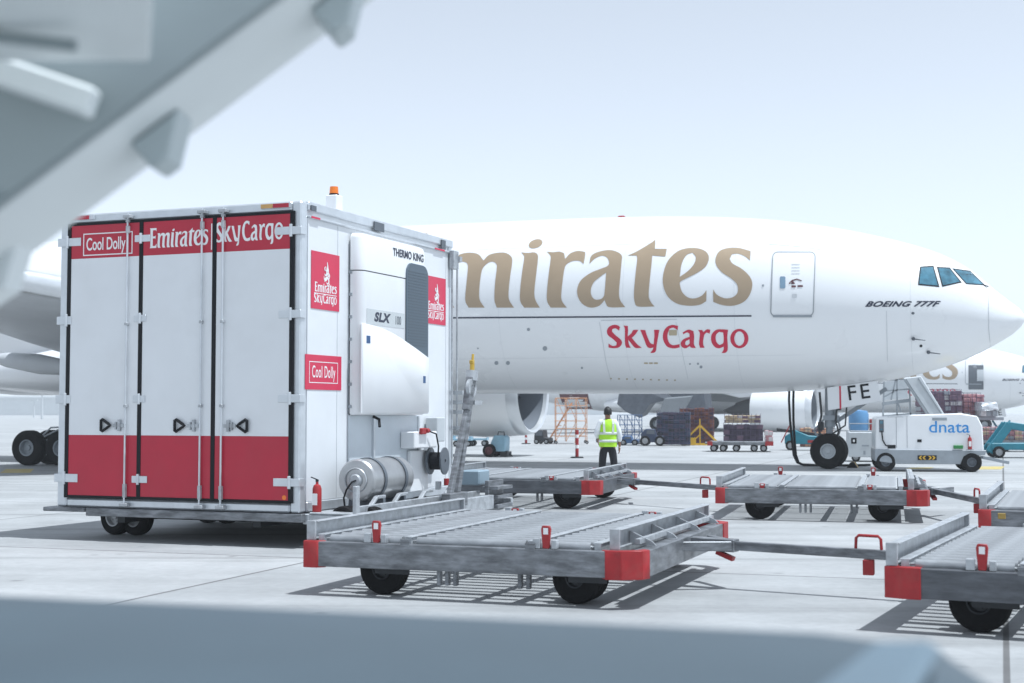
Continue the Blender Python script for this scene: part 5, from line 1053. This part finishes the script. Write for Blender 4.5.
# access stairs of scaffold tube
def scaffold(px0, px1, py0, py1, m, name, label, cat, stairs=True, dz=1.6):
    p = ground((px0 + px1) / 2, py1); s = (py1 - 412) / 1.7; wd = (px1 - px0) / s; h = (py1 - py0) / s
    t = thing(name, label, cat, (p.x, p.y, 0), 0)
    b = MB(); xs_ = [-wd / 2, -wd / 6, wd / 6, wd / 2]; r = 0.02
    for x in xs_:
        for y in (0, dz): b.cyl((x, y, 0.12), (x, y, h), r, n=6)
    nz = 6
    for k in range(1, nz + 1):
        z = h * k / nz
        for y in (0, dz): b.cyl((-wd / 2, y, z), (wd / 2, y, z), r * 0.8, n=6)
        for x in xs_: b.cyl((x, 0, z), (x, dz, z), r * 0.8, n=6)
    for k in range(3):
        b.cyl((xs_[k], 0, 0.15), (xs_[k + 1], 0, h * 0.5), r * 0.8, n=6); b.cyl((xs_[k + 1], 0, h * 0.5), (xs_[k], 0, h), r * 0.8, n=6)
    b.build('frame', m, t)
    if stairs:
        b = MB(); n = 8
        for k in range(n):
            f = (k + 0.5) / n; b.box(-wd / 2 - 0.35 + f * wd * 0.75 - 0.1, -wd / 2 - 0.35 + f * wd * 0.75 + 0.1, 0.2, dz - 0.3, f * h * 0.9, f * h * 0.9 + 0.03)
        b.bar((-wd / 2 - 0.45, 0.19, 0.05), (wd * 0.25 - 0.35, 0.19, h * 0.9), 0.03, 0.05); b.bar((-wd / 2 - 0.45, dz - 0.29, 0.05), (wd * 0.25 - 0.35, dz - 0.29, h * 0.9), 0.03, 0.05)
        b.bar((wd * 0.1, -0.05, 0.08), (wd * 0.5, -0.05, 0.85), 0.06, 0.05)
        b.build('stairs', m, t)
        b = MB(); b.box(-wd * 0.1, wd / 2, 0.03, dz - 0.03, h * 0.80, h * 0.83); b.build('platform', LGREY, t)
    for x in (-wd / 2, wd / 2):
        for y in (0, dz): wheel(t, (x, y, 0.09), 0.09, 0.06, n=12)
    return t
scaffold(556, 587, 398, 444, ORPAINT, 'access_stairs', 'orange tubular access stairs standing below the open cargo door of the far jet', 'stairs')
scaffold(620, 642, 415, 445, BLUE, 'scaffold_tower', 'blue tube scaffold tower just right of the person in the vest', 'scaffold', False)
# machines under the far wing
def machine(px0, px1, py0, py1, m, name, label, cat, top=0.6, wheels=True, m2=None, dep=1.2):
    p = ground((px0 + px1) / 2, py1); s = (py1 - 412) / 1.7; wd = (px1 - px0) / s; h = (py1 - py0) / s
    t = thing(name, label, cat, (p.x, p.y, 0), R(-8)); r = min(0.26, h * 0.32)
    b = MB(); b.prism([(-wd / 2, r * 0.7), (wd / 2, r * 0.7), (wd / 2, h * top), (wd * 0.2, h * top), (wd * 0.12, h), (-wd * 0.30, h), (-wd / 2, h * 0.72)], 0, dep, 'y'); b.build('body', m, t, bevel=0.03)
    b = MB(); b.prism([(-wd * 0.26, h * 0.70), (wd * 0.10, h * 0.70), (wd * 0.08, h * 0.93), (-wd * 0.24, h * 0.93)], -0.006, -0.002, 'y'); b.build('window', m2 or DGREY, t)
    if wheels:
        for x in (-wd * 0.32, wd * 0.32):
            for y in (-0.02, dep + 0.02): wheel(t, (x, y, r), r, 0.16, n=16)
    return t
machine(620, 638, 436, 445.5, BLUE, 'blue_tractor', 'low blue tractor parked at the foot of the blue scaffold', 'tractor')
machine(641, 664, 429, 446, NAVYP, 'navy_tractor', 'navy tractor parked beneath the far wing beside the blue scaffold', 'tractor')
def pile(t, x0, x1, y0, y1, z0, z1, mats, n, name='carton', net=True, wrapm=None):
    b = MB(); rnd = random.Random(int(abs(x0 * 97 + z1 * 31 + n)))
    nx = max(2, int((x1 - x0) / 0.24)); nz_ = max(2, int((z1 - z0) / 0.20))
    for i in range(nx):
        hcut = rnd.uniform(0.72, 1.0)
        for k in range(nz_):
            za_ = z0 + (z1 - z0) * k / nz_; zb_ = z0 + (z1 - z0) * (k + 1) / nz_ - 0.008
            if k == nz_ - 1: zb_ = za_ + (zb_ - za_) * hcut
            xa_ = x0 + (x1 - x0) * i / nx; xb_ = x0 + (x1 - x0) * (i + 1) / nx - 0.008
            o_ = rnd.uniform(-0.06, 0.05); xa_ += rnd.uniform(-.05, .02) * (i > 0); xb_ += rnd.uniform(-.03, .05) * (i < nx - 1); za_ += 0.003 * (i % 2); zb_ -= rnd.uniform(0.0, 0.04)
            b.box(xa_, xb_, y0 + o_ + 0.06, (y0 + y1) / 2, za_, zb_, rnd.randrange(len(mats)))
            b.box(xa_, xb_, (y0 + y1) / 2 + 0.005, y1, za_, zb_, rnd.randrange(len(mats)))
    b.box(x0 + 0.04, x1 - 0.04, y0 + 0.10, y1 - 0.03, z0 + 0.004, z1 * 0.93 + z0 * 0.07 - 0.02, 0)
    o = b.build(name, mats, t, bevel=0.015)
    if net:
        b = MB()
        k = x0
        while k <= x1 + 0.01: b.tube([(k, y0 - 0.03, z0), (k, y0 - 0.03, (z0 + z1) / 2), (k, y0 + 0.02, z1), (k, (y0 + y1) / 2, z1 + 0.02)], 0.012, 4); k += 0.19
        k = z0 + 0.1
        while k < z1: b.tube([(x0, y0 - 0.03, k), ((x0 + x1) / 2, y0 - 0.035, k - 0.04), (x1, y0 - 0.03, k)], 0.012, 4); k += 0.19
        nn = b.build('net', NETM, t)
    if wrapm:
        b = MB(); rings = []
        for k in range(7):
            f = k / 6; sh = 1 - 0.10 * f * f; zz = z0 + (z1 - z0) * (0.45 + 0.62 * f)
            cx_, cy_ = (x0 + x1) / 2, (y0 + y1) / 2
            rings.append([(cx_ + (x1 - x0 + 0.1) / 2 * sh * c1 * (1 + rnd.uniform(-.03, .03)), cy_ + (y1 - y0 + 0.16) / 2 * sh * s1 * (1 + rnd.uniform(-.03, .03)), zz + rnd.uniform(-.03, .03)) for c1, s1 in [(max(-1, min(1, 1.35 * math.cos(q))), max(-1, min(1, 1.35 * math.sin(q)))) for q in [2 * math.pi * i / 28 for i in range(28)]]])
        b.loft(rings); b.build('plastic_cover', wrapm, t, sharp=25)
    return o
CA = mat('carton_mauve', (0.16, 0.10, 0.14), 0.7, var=0.25, scale=9); CB = mat('carton_dark', (0.06, 0.045, 0.07), 0.7, var=0.3, scale=9); CC = mat('carton_straw', (0.48, 0.38, 0.24), 0.7, var=0.25, scale=9); CD = mat('carton_pink', (0.42, 0.20, 0.22), 0.6, var=0.3, scale=9); CE = mat('carton_pale', (0.52, 0.50, 0.50), 0.6, var=0.25, scale=9); CF = mat('carton_brown', (0.20, 0.075, 0.05), 0.7, var=0.3, scale=9)
t, s = stand_at('container_stack', 'dark navy netted cargo block beneath the far wing, left of the yellow frame', 'cargo', 676, 446, -8)
pile(t, -0.95, 0.72, 0, 1.4, 0.06, 1.75, [NAVYP, CB, DARK], 6)
t, s = stand_at('cargo_stack', 'tall brown netted cargo stack standing behind the yellow frame', 'cargo', 697, 444.5, -8)
pile(t, -0.9, 0.9, 0, 1.5, 0.06, 1.95, [CF, MAROON, CB], 9)
# lowered flap of the far jet, above the stacks
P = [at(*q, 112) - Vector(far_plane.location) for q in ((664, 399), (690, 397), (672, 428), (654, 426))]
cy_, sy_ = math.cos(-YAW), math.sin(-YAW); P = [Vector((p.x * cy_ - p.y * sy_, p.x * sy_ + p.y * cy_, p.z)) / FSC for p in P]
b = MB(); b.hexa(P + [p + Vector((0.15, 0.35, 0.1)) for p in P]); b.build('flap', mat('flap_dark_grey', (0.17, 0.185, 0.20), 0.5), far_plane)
def far_local(q, D):
    p = at(*q, D) - Vector(far_plane.location); return Vector((p.x * cy_ - p.y * sy_, p.x * sy_ + p.y * cy_, p.z)) / FSC
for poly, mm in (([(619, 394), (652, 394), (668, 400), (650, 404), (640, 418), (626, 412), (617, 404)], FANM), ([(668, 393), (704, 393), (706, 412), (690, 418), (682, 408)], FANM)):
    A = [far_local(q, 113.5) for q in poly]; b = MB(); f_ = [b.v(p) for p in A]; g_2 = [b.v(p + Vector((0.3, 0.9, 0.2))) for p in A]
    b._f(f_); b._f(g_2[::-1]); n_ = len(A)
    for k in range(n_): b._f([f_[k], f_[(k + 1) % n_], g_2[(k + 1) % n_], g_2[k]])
    b.build('flap_and_wing_shade', mm, far_plane)  # dark slabs for lowered flaps and the painted shade under the wing
# yellow frame
t, s = stand_at('yellow_frame', 'yellow triangular steel support frame standing on the concrete beneath the far wing', 'support frame', 700, 445.5, -8)
b = MB(); k = 0.05
for y in (0, 0.8):
    b.bar((-0.95, y, 0.06), (0.95, y, 0.06), k, 0.09); b.bar((-0.92, y, 0.12), (-0.02, y, 1.0), k, 0.09); b.bar((0.92, y, 0.12), (0.02, y, 1.0), k, 0.09); b.bar((0, y + 0.001, 0.11), (0, y + 0.001, 1.35), k, 0.07); b.bar((-0.45, y, 0.11), (0.0, y, 0.55), k * 0.8, 0.05)
b.bar((0, 0.03, 1.0), (0, 0.77, 1.0), 0.05, 0.05); b.build_each('frame', YELLOW, t)
b = MB(); b.box(-0.55, -0.2, -0.08, -0.03, 0.02, 0.4); b.build('counterweight', YELLOW, t)
# dolly with netted cargo
dt, s = stand_at('cargo_trailer', 'low grey cargo trailer with red ends carrying the netted pallet below the far engine', 'cargo trailer', 741, 452, -10)
b = MB(); b.box(-1.35, 1.35, 0, 1.8, 0.28, 0.44); b.box(-1.55, -1.36, 0.5, 1.3, 0.32, 0.40); b.build('deck', GALV, dt, bevel=0.02)
b = MB(); b.box(-1.42, -1.20, -0.02, -0.004, 0.27, 0.45); b.box(1.02, 1.36, -0.02, -0.004, 0.27, 0.45); b.build_each('red_bumper', ORED, dt)
for x in (-1.15, -0.75, -0.2, 0.55, 0.95):
    for y in (0.05, 1.75): wheel(dt, (x, y, 0.16), 0.16, 0.12, n=16)
t = thing('netted_pallet', 'netted pallet of dark cartons topped with straw coloured sacks on the low trailer', 'cargo', (dt.location.x, dt.location.y + 0.05, 0.442), R(-10))
pile(t, -0.72, 0.95, 0.05, 1.65, 0.02, 0.78, [CB, CA, CB], 7); pile(t, -0.68, 0.85, 0.10, 1.6, 0.79, 1.16, [CC, CE, CC, CA], 5, 'sack')
b = MB(); b.box(-0.8, 1.02, 0.0, 1.7, 0.0, 0.018); b.build('pallet_sheet', ALU, t)
pc = Matrix.Translation(dt.location) @ Matrix.Rotation(R(-10), 4, 'Z') @ Vector((1.16, -0.001, 0.442)); t = thing('wrapped_bundle', 'small pink and white wrapped bundle on the right end of the low trailer', 'cargo', pc, R(-10))
pile(t, -0.17, 0.19, 0.02, 0.8, 0.0, 0.50, [CD, CE], 3, 'bag', False)
# more equipment standing about behind the nose gear
t, s = stand_at('cargo_stack', 'low stack of orange and brown cartons just behind the teal belt loader', 'cargo', 815, 447, -10)
pile(t, -0.7, 0.9, 0, 1.0, 0.02, 0.95, [ORPAINT, CF, CC, CB], 5)
machine(690, 702, 437, 444.2, LGREY, 'service_van', 'small pale service van just behind the yellow frame', 'van')
machine(596, 607, 436, 442.5, LBLUE, 'service_van', 'pale blue service van far behind the person in the vest', 'van')
t, s = stand_at('wheel_chock', 'black and yellow wheel chock on the concrete before the nose wheel', 'wheel chock', 853, 467.5, -18)
b = MB(); b.prism([(-0.16, 0), (0.16, 0), (0.05, 0.17), (-0.05, 0.17)], -0.35, 0.35, 'y'); b.build('wedge', BLACK, t, bevel=0.01)
b = MB(); b.prism([(-0.163, 0.002), (0.163, 0.002), (0.052, 0.173), (-0.052, 0.173)], -0.1, 0.05, 'y'); b.build('yellow_band', YELLOW, t)
# teal belt loader behind the cables
t, s = stand_at('belt_loader', 'teal belt loader standing behind the hanging power cables', 'belt loader', 802, 450.5, -12)
b = MB(); b.prism([(-0.75, 0.28), (0.9, 0.28), (0.9, 0.62), (0.3, 0.66), (-0.3, 0.9), (-0.75, 0.62)], 0, 1.2, 'y'); b.build('body', TEAL, t, bevel=0.03)
b = MB(); b.hexa([(-1.1, 0.2, 0.85), (1.2, 0.2, 0.55), (1.2, 0.9, 0.55), (-1.1, 0.9, 0.85), (-1.1, 0.2, 0.98), (1.2, 0.2, 0.68), (1.2, 0.9, 0.68), (-1.1, 0.9, 0.98)]); b.build('conveyor', DARK, t)
b = MB(); b.bar((-0.9, -0.05, 0.35), (-0.45, -0.05, 1.25), 0.05, 0.05); b.build('red_strut', ORED, t)
b = MB(); b.box(0.25, 0.55, -0.02, -0.003, 0.34, 0.46); b.build('red_lamp', ORED, t)
for x in (-0.5, 0.6):
    for y in (0.02, 1.18): wheel(t, (x, y, 0.22), 0.22, 0.16, n=18)
# grey white tow tractor at the nose gear
t, s = stand_at('aircraft_tractor', 'boxy light grey tractor close behind the nose wheel, left of the white power unit', 'tractor', 865, 462, -14)
b = MB(); b.box(-0.55, 0.62, 0, 1.5, 0.16, 1.02); b.build('body', LGREY, t, bevel=0.03)
b = MB(); b.box(-0.45, -0.27, -0.008, -0.002, 0.62, 0.82); b.box(0.40, 0.5, -0.008, -0.002, 0.62, 0.82); b.build_each('black_square', BLACK, t)
b = MB(); b.box(-0.39, -0.33, -0.012, -0.009, 0.68, 0.76); b.build('white_mark', TEXTWHITE, t)
b = MB(); b.box(-0.10, 0.14, -0.007, -0.002, 0.53, 0.58); b.box(-0.05, 0.02, -0.007, -0.002, 0.25, 0.38); b.build_each('placard', MGREY, t)
for x in (-0.3, 0.4):
    for y in (0.1, 1.4): wheel(t, (x, y, 0.15), 0.15, 0.16, n=14)
b = MB(); b.box(-0.5, 0.55, 0.2, 1.3, 1.021, 1.06); b.tube([(-0.5, 0.25, 1.06), (-0.5, 0.25, 1.3), (0.5, 0.25, 1.3), (0.5, 0.25, 1.06)], 0.02); b.build('guard_rail', MGREY, t)
# blue drum tank further back
t, s = stand_at('blue_tank', 'upright blue plastic tank standing behind the light grey tractor', 'tank', 859, 452, -10)
b = MB(); b.lathe([(0.9, 0.0), (0.9, 0.38), (1.0, 0.42), (1.6, 0.42), (1.75, 0.36), (1.8, 0.0)], (0, 0, 0), (0, 0, 1), 20); b.build('tank_body', mat('sky_blue_plastic', (0.12, 0.28, 0.50), 0.4), t)
b = MB(); b.box(-0.5, 0.5, -0.45, 0.45, 0.12, 0.895); b.build('stand', LGREY, t, bevel=0.02)
for x in (-0.4, 0.4):
    for y in (-0.4, 0.4): wheel(t, (x, y, 0.1), 0.1, 0.08, n=12)
b = MB(); b.box(0.45, 0.95, -0.2, 0.2, 0.5, 1.4); b.build('red_side_box', ORED, t, bevel=0.02)
# cargo loader: platform, rails and white lifting beam
D2 = 54.0
t = thing('cargo_loader', 'high cargo loader with grey rails and slanting white beam behind the power unit', 'cargo loader', (at(905, 412, D2).x, D2, 0), 0)
o0 = Vector(t.location)
def LP(px, py, dy=0.0): return at(px, py, D2 + dy) - o0
b = MB()
for dy in (0, 2.6):
    P = [LP(*q, dy) for q in ((903, 378), (921, 376), (948, 420), (930, 421))]
    Q = [LP(*q, dy + 0.35) for q in ((903, 378), (921, 376), (948, 420), (930, 421))]
    b.hexa(P + Q)
b.build_each('lifting_beam', LGREY, t, bevel=0.03)
b = MB()
for q0, q1 in (((906, 379), (933, 420)), ((918, 378), (945, 419)), ((903, 378.5), (930, 420))): b.bar(LP(*q0, -0.012), LP(*q1, -0.012), 0.05, 0.02)
b.build_each('beam_edge', MGREY, t)
b = MB()
for dy in (0.36, 2.5):
    b.bar(LP(882, 404, dy), LP(910, 400, dy), 0.06, 0.12)
    for a_, c_ in (((884, 380), (882, 452)), ((897, 378), (897, 452)), ((909, 377), (912, 452)), ((884, 381), (908, 379)), ((884, 391), (910, 389)), ((884, 397), (897, 390)), ((891, 400), (896, 378)), ((898, 403), (901, 412)), ((883, 416), (930, 412)), ((925, 420), (950, 452))): b.bar(LP(*a_, dy), LP(*c_, dy), 0.05, 0.05)
b.build_each('frame', MGREY, t)
b = MB(); b.hexa([LP(882, 405.5, 0.4), LP(911, 402, 0.4), LP(911, 402, 2.4), LP(882, 405.5, 2.4), LP(882, 404, 0.4), LP(911, 400.5, 0.4), LP(911, 400.5, 2.4), LP(882, 404, 2.4)])
b.hexa([LP(883, 400, 1.4), LP(908, 398, 1.4), LP(908, 398, 1.45), LP(883, 400, 1.45), LP(885, 382, 1.4), LP(907, 380, 1.4), LP(907, 380, 1.45), LP(885, 382, 1.45)]); b.build('platform', LGREY, t)
b = MB(); lo = LP(884, 450); hi = LP(955, 440); b.box(lo.x, hi.x, 0.4, 2.5, 0.32, 0.75); b.build('chassis', LGREY, t, bevel=0.04)
for x in (lo.x + 0.4, hi.x - 0.4):
    for y in (0.5, 2.4): wheel(t, (x, y, 0.28), 0.28, 0.2, n=18)
# wrapped pallets on a raised cargo platform beyond the power unit
def raised(px0, px1, py1, py0, D, name, label, mats, wrapm, net=True):
    a_, c_ = at(px0, py1, D), at(px1, py1, D); h = at(px0, py0, D).z - a_.z
    t = thing(name, label, 'cargo', (a_.x, D, a_.z), 0); pile(t, 0, c_.x - a_.x, 0, 1.8, 0.0, h, mats, 8, 'carton', net, wrapm); return t
zp = at(960, 416.5, 62).z
plt = thing('loading_platform', 'low grey railed loading trailer under the pile of wrapped cargo beyond the power unit', 'trailer', (at(960, 412, 61.9).x, 61.9, 0), 0)
wdp = (at(1003, 412, 62).x - at(926, 412, 62).x)
b = MB(); b.box(-wdp / 2 + 0.2, wdp / 2 + 0.2, -0.1, 2.2, zp - 0.16, zp - 0.004); b.build('deck', MGREY, plt, bevel=0.02)
b = MB()
for x in (-1.3, 0, 1.5):
    b.bar((x, 0.1, 0.3), (x + 0.7, 0.1, zp - 0.17), 0.07, 0.07); b.bar((x + 0.7, 0.3, 0.3), (x, 0.3, zp - 0.17), 0.07, 0.07)
b.box(-1.6, 2.4, 0.0, 2.0, 0.22, 0.34); b.build('scissor_frame', TEAL, plt)
for x in (-1.2, 1.9):
    for y in (0.1, 1.9): wheel(plt, (x, y, 0.2), 0.2, 0.16, n=14)
raised(927, 963, 416.5, 389.5, 62, 'wrapped_cargo', 'mauve grey netted cargo block under pale plastic just right of the white lifting beam', [CA, CE, CA, MGREY], None)
raised(964, 985, 416.5, 393, 62.3, 'wrapped_cargo', 'reddish cargo block half covered by white plastic below the open door of the far jet', [CD, CA, CE, CD], None)
raised(981, 998, 416.5, 403, 61.6, 'wrapped_cargo', 'small slumped cargo bundle draped in white plastic beside the teal boom', [MGREY, CE, LBLUE], WRAP, False)
# teal boom loader
t, s = stand_at('boom_loader', 'teal boom loader with bent arm at the right edge behind the power unit', 'loader', 1004, 458, -8)
D3 = t.location.y; o0 = Vector(t.location); c3, s3 = math.cos(R(8)), math.sin(R(8))
def BP(px, py, dy=0.0):
    d = at(px, py, D3) - o0; return Vector((d.x, dy, d.z))
b = MB()
for dy in (0, 0.9):
    b.bar(BP(990, 452, dy), BP(1010, 424, dy), 0.14, 0.30); b.bar(BP(1008, 425, dy + .001), BP(1034, 429, dy + .001), 0.14, 0.26)
b.build_each('boom', TEAL, t, bevel=0.02)
b = MB(); b.box(-0.45, 1.6, -0.1, 1.1, 0.3, 0.55); b.build('chassis', TEAL, t, bevel=0.02)
for x in (-0.2, 1.3):
    for y in (-0.12, 1.12): wheel(t, (x, y, 0.22), 0.22, 0.16, n=16)
t, s = stand_at('cargo_trailer', 'grey trailer loaded with wrapped cargo partly hidden behind the teal boom', 'cargo trailer', 1010, 452, -10)
b = MB(); b.box(-1.5, 1.5, 0, 1.5, 0.35, 0.5); b.build('deck', GALV, t)
for x in (-1.0, -0.2, 0.9):
    for y in (0.05, 1.45): wheel(t, (x, y, 0.2), 0.2, 0.14, n=14)
t = thing('wrapped_cargo', 'low wrapped cargo block riding on the grey trailer at the right edge', 'cargo', (t.location.x, t.location.y + 0.05, 0.503), R(-10))
pile(t, -1.3, 1.3, 0.1, 1.3, 0.0, 0.62, [CD, CE, CC, MGREY], 7, 'carton', True)

# ------------------------------------------------------------------ passenger stairs overhead and the rail in front of the camera
D4 = 2.45
st = thing('passenger_stairs', 'out of focus grey green passenger stairs seen from below at the upper left', 'boarding stairs', (at(60, 412, D4).x, D4, 0), 0)
o0 = Vector(st.location)
A0 = at(-70, 255, D4) - o0; A1 = at(330, -42, D4) - o0     # lower edge of the stringer
d = (A1 - A0).normalized(); nrm = Vector((-d.z, 0, d.x)); Lst = (A1 - A0).length + 1.6
A0 = A0 - d * 0.2
M4 = Matrix(((d.x, 0, nrm.x, A0.x), (d.y, 1, nrm.y, A0.y), (d.z, 0, nrm.z, A0.z), (0, 0, 0, 1)))     # local: x up the slope, y away, z normal to the slope
b = MB(); b.M = M4; b.box(0, Lst, 0.0, 0.03, 0.0, 0.215); b.build('stringer', STAIRP, st, bevel=0.006)
b = MB(); b.M = M4; b.box(0, Lst, 0.031, 0.36, 0.0, 0.03); b.build('stringer_flange', STAIRL, st, bevel=0.006)
def bracket(px, py):
    q = M4.inverted() @ (at(px, py, D4 + 0.22) - o0)
    b = MB(); b.M = M4; x = q.x; b.hexa([(x - 0.055, 0.16, -0.064), (x - 0.020, 0.16, -0.064), (x - 0.020, 0.28, -0.064), (x - 0.055, 0.28, -0.064), (x - 0.06, 0.16, -0.001), (x + 0.055, 0.16, -0.001), (x + 0.055, 0.28, -0.001), (x - 0.06, 0.28, -0.001)]); b.build('bracket', mat('bracket_grey_paint', (0.46, 0.52, 0.53), 0.45), st, bevel=0.006)
bracket(157, 122); bracket(326, -20)
b = MB(); Pl = [at(*q, D4 + 0.25) - o0 for q in ((-60, 225), (18, 240), (3, 288), (-60, 330))]
b.hexa([p for p in Pl] + [p + Vector((0, 0.10, 0)) for p in Pl]); b.build('stair_leg', STAIRL, st, bevel=0.006)
# treads with folded front edges, hung on the camera side of the stringer
def tread(px0, px1, py, drop, tilt=0.0):
    a_, c_ = at(px0, py, D4 - 0.10) - o0, at(px1, py + tilt, D4 - 0.10) - o0
    b = MB(); e = Vector((0, -0.85, 0)); z_ = Vector((0, 0, 0.02)); L0 = Vector((0, 0, drop)); t_ = Vector((0.02, 0, 0))
    b.hexa([a_ + e, c_ + e, c_, a_, a_ + e + z_, c_ + e + z_, c_ + z_, a_ + z_])
    g0 = c_ - t_; b.hexa([g0 + e - L0, c_ + e - L0, c_ - L0, g0 - L0, g0 + e - z_ * 0.02, c_ + e - z_ * 0.02, c_ - z_ * 0.02, g0 - z_ * 0.02])
    b.build('tread', STAIRL, st, bevel=0.004)
b = MB(); P4 = [at(-260, 62, 2.36) - o0, at(150, 62, 2.36) - o0, at(156, -75, 1.7) - o0, at(-500, -75, 1.7) - o0]
b.hexa(P4 + [p + Vector((0, 0, 0.03)) for p in P4]); b.build('tread', STAIRL, st, bevel=0.006)
b = MB(); g0, g1 = at(-60, 52, 2.40) - o0, at(94, 104, 2.40) - o0; b.bar(g0, g1, 0.05, 0.05); b.build('cross_bar', STAIRL, st, bevel=0.006)
b = MB(); q0, q1 = at(-60, 30, D4 - 0.30) - o0, at(76, 46, D4 - 0.30) - o0; b.cyl(q0, q1, 0.010, n=10); b.build('dark_slit_tube', STAIRP, st)  # thin tube added to draw the shade of a dark slit at the tread

# guard beam close to the camera
gb = thing('guard_beam', 'blurred blue grey guard beam running along the bottom edge close to the camera', 'guard beam', (0, 1.4, 0), R(0))
zt_ = 1.42
p = [ground(-120, 586, zt_), ground(440, 608, zt_), ground(905, 631.5, zt_), ground(962, 641, zt_)]
o0 = Vector(gb.location)
far_ = [q - o0 for q in p]
dirn = (far_[2] - far_[0]).normalized(); per = Vector((dirn.y, -dirn.x, 0))
wd_ = 0.95
endp = far_[2] + dirn * 0.02
b = MB()
A_, B_ = far_[0] - dirn * 0.6, endp
rings = []
prof = [(0.0, -0.10), (0.0, -0.03), (0.008, -0.012), (0.03, -0.003), (0.10, 0.004), (0.30, 0.010), (0.60, 0.004), (wd_, -0.02), (wd_, -0.10)]
for base, drop, sh in ((A_, 0, 0), (B_ - dirn * 0.13, 0, 0), (B_ + dirn * 0.02, -0.012, 0.005), (B_ + dirn * 0.10, -0.07, 0.05), (B_ + dirn * 0.115, -0.18, 0.07)):
    rings.append([base + per * (u + sh * (1 if u < 0.1 else -1)) + Vector((0, 0, z + drop)) for u, z in prof])
b.loft(rings, smooth=False); b.build('beam', RAILP, gb, bevel=0.0, sharp=30)
Pq = [ground(*q, zt_ + 0.032) - o0 for q in ((868, 640), (940, 638.5), (900, 705), (780, 705))]
b = MB(); b.hexa([p - Vector((0, 0, 0.03)) for p in Pq] + Pq); b.build('lit_end_plate', mat('lit_end_blue_grey', (0.11, 0.16, 0.20), 0.45), gb, bevel=0.012)  # added plate, its paler colour paints the highlight on the beam end
b = MB(); b.hexa([(-1.6, -0.7, 0), (-1.5, -0.7, 0), (-1.5, -0.6, 0), (-1.6, -0.6, 0), (-1.6, -0.7, zt_ - 0.12), (-1.5, -0.7, zt_ - 0.12), (-1.5, -0.6, zt_ - 0.12), (-1.6, -0.6, zt_ - 0.12)]); b.build('support_post', RAILP, gb)

haze_mat = bpy.data.materials.new('haze_air'); haze_mat.use_nodes = True; hn = haze_mat.node_tree; hn.nodes.clear()
hv = hn.nodes.new('ShaderNodeVolumePrincipled'); hv.inputs['Color'].default_value = (0.90, 0.94, 0.97, 1); hv.inputs['Density'].default_value = 0.0006; hv.inputs['Anisotropy'].default_value = 0.2
ho = hn.nodes.new('ShaderNodeOutputMaterial'); hn.links.new(hv.outputs[0], ho.inputs['Volume'])
b = MB(); b.box(-1600, 1600, -80, 1700, -1.0, 20.0); hz = b.build('haze', haze_mat); tag(hz, 'pale dusty air over the whole apron', None, None, 'stuff')
sc.cycles.volume_bounces = 1
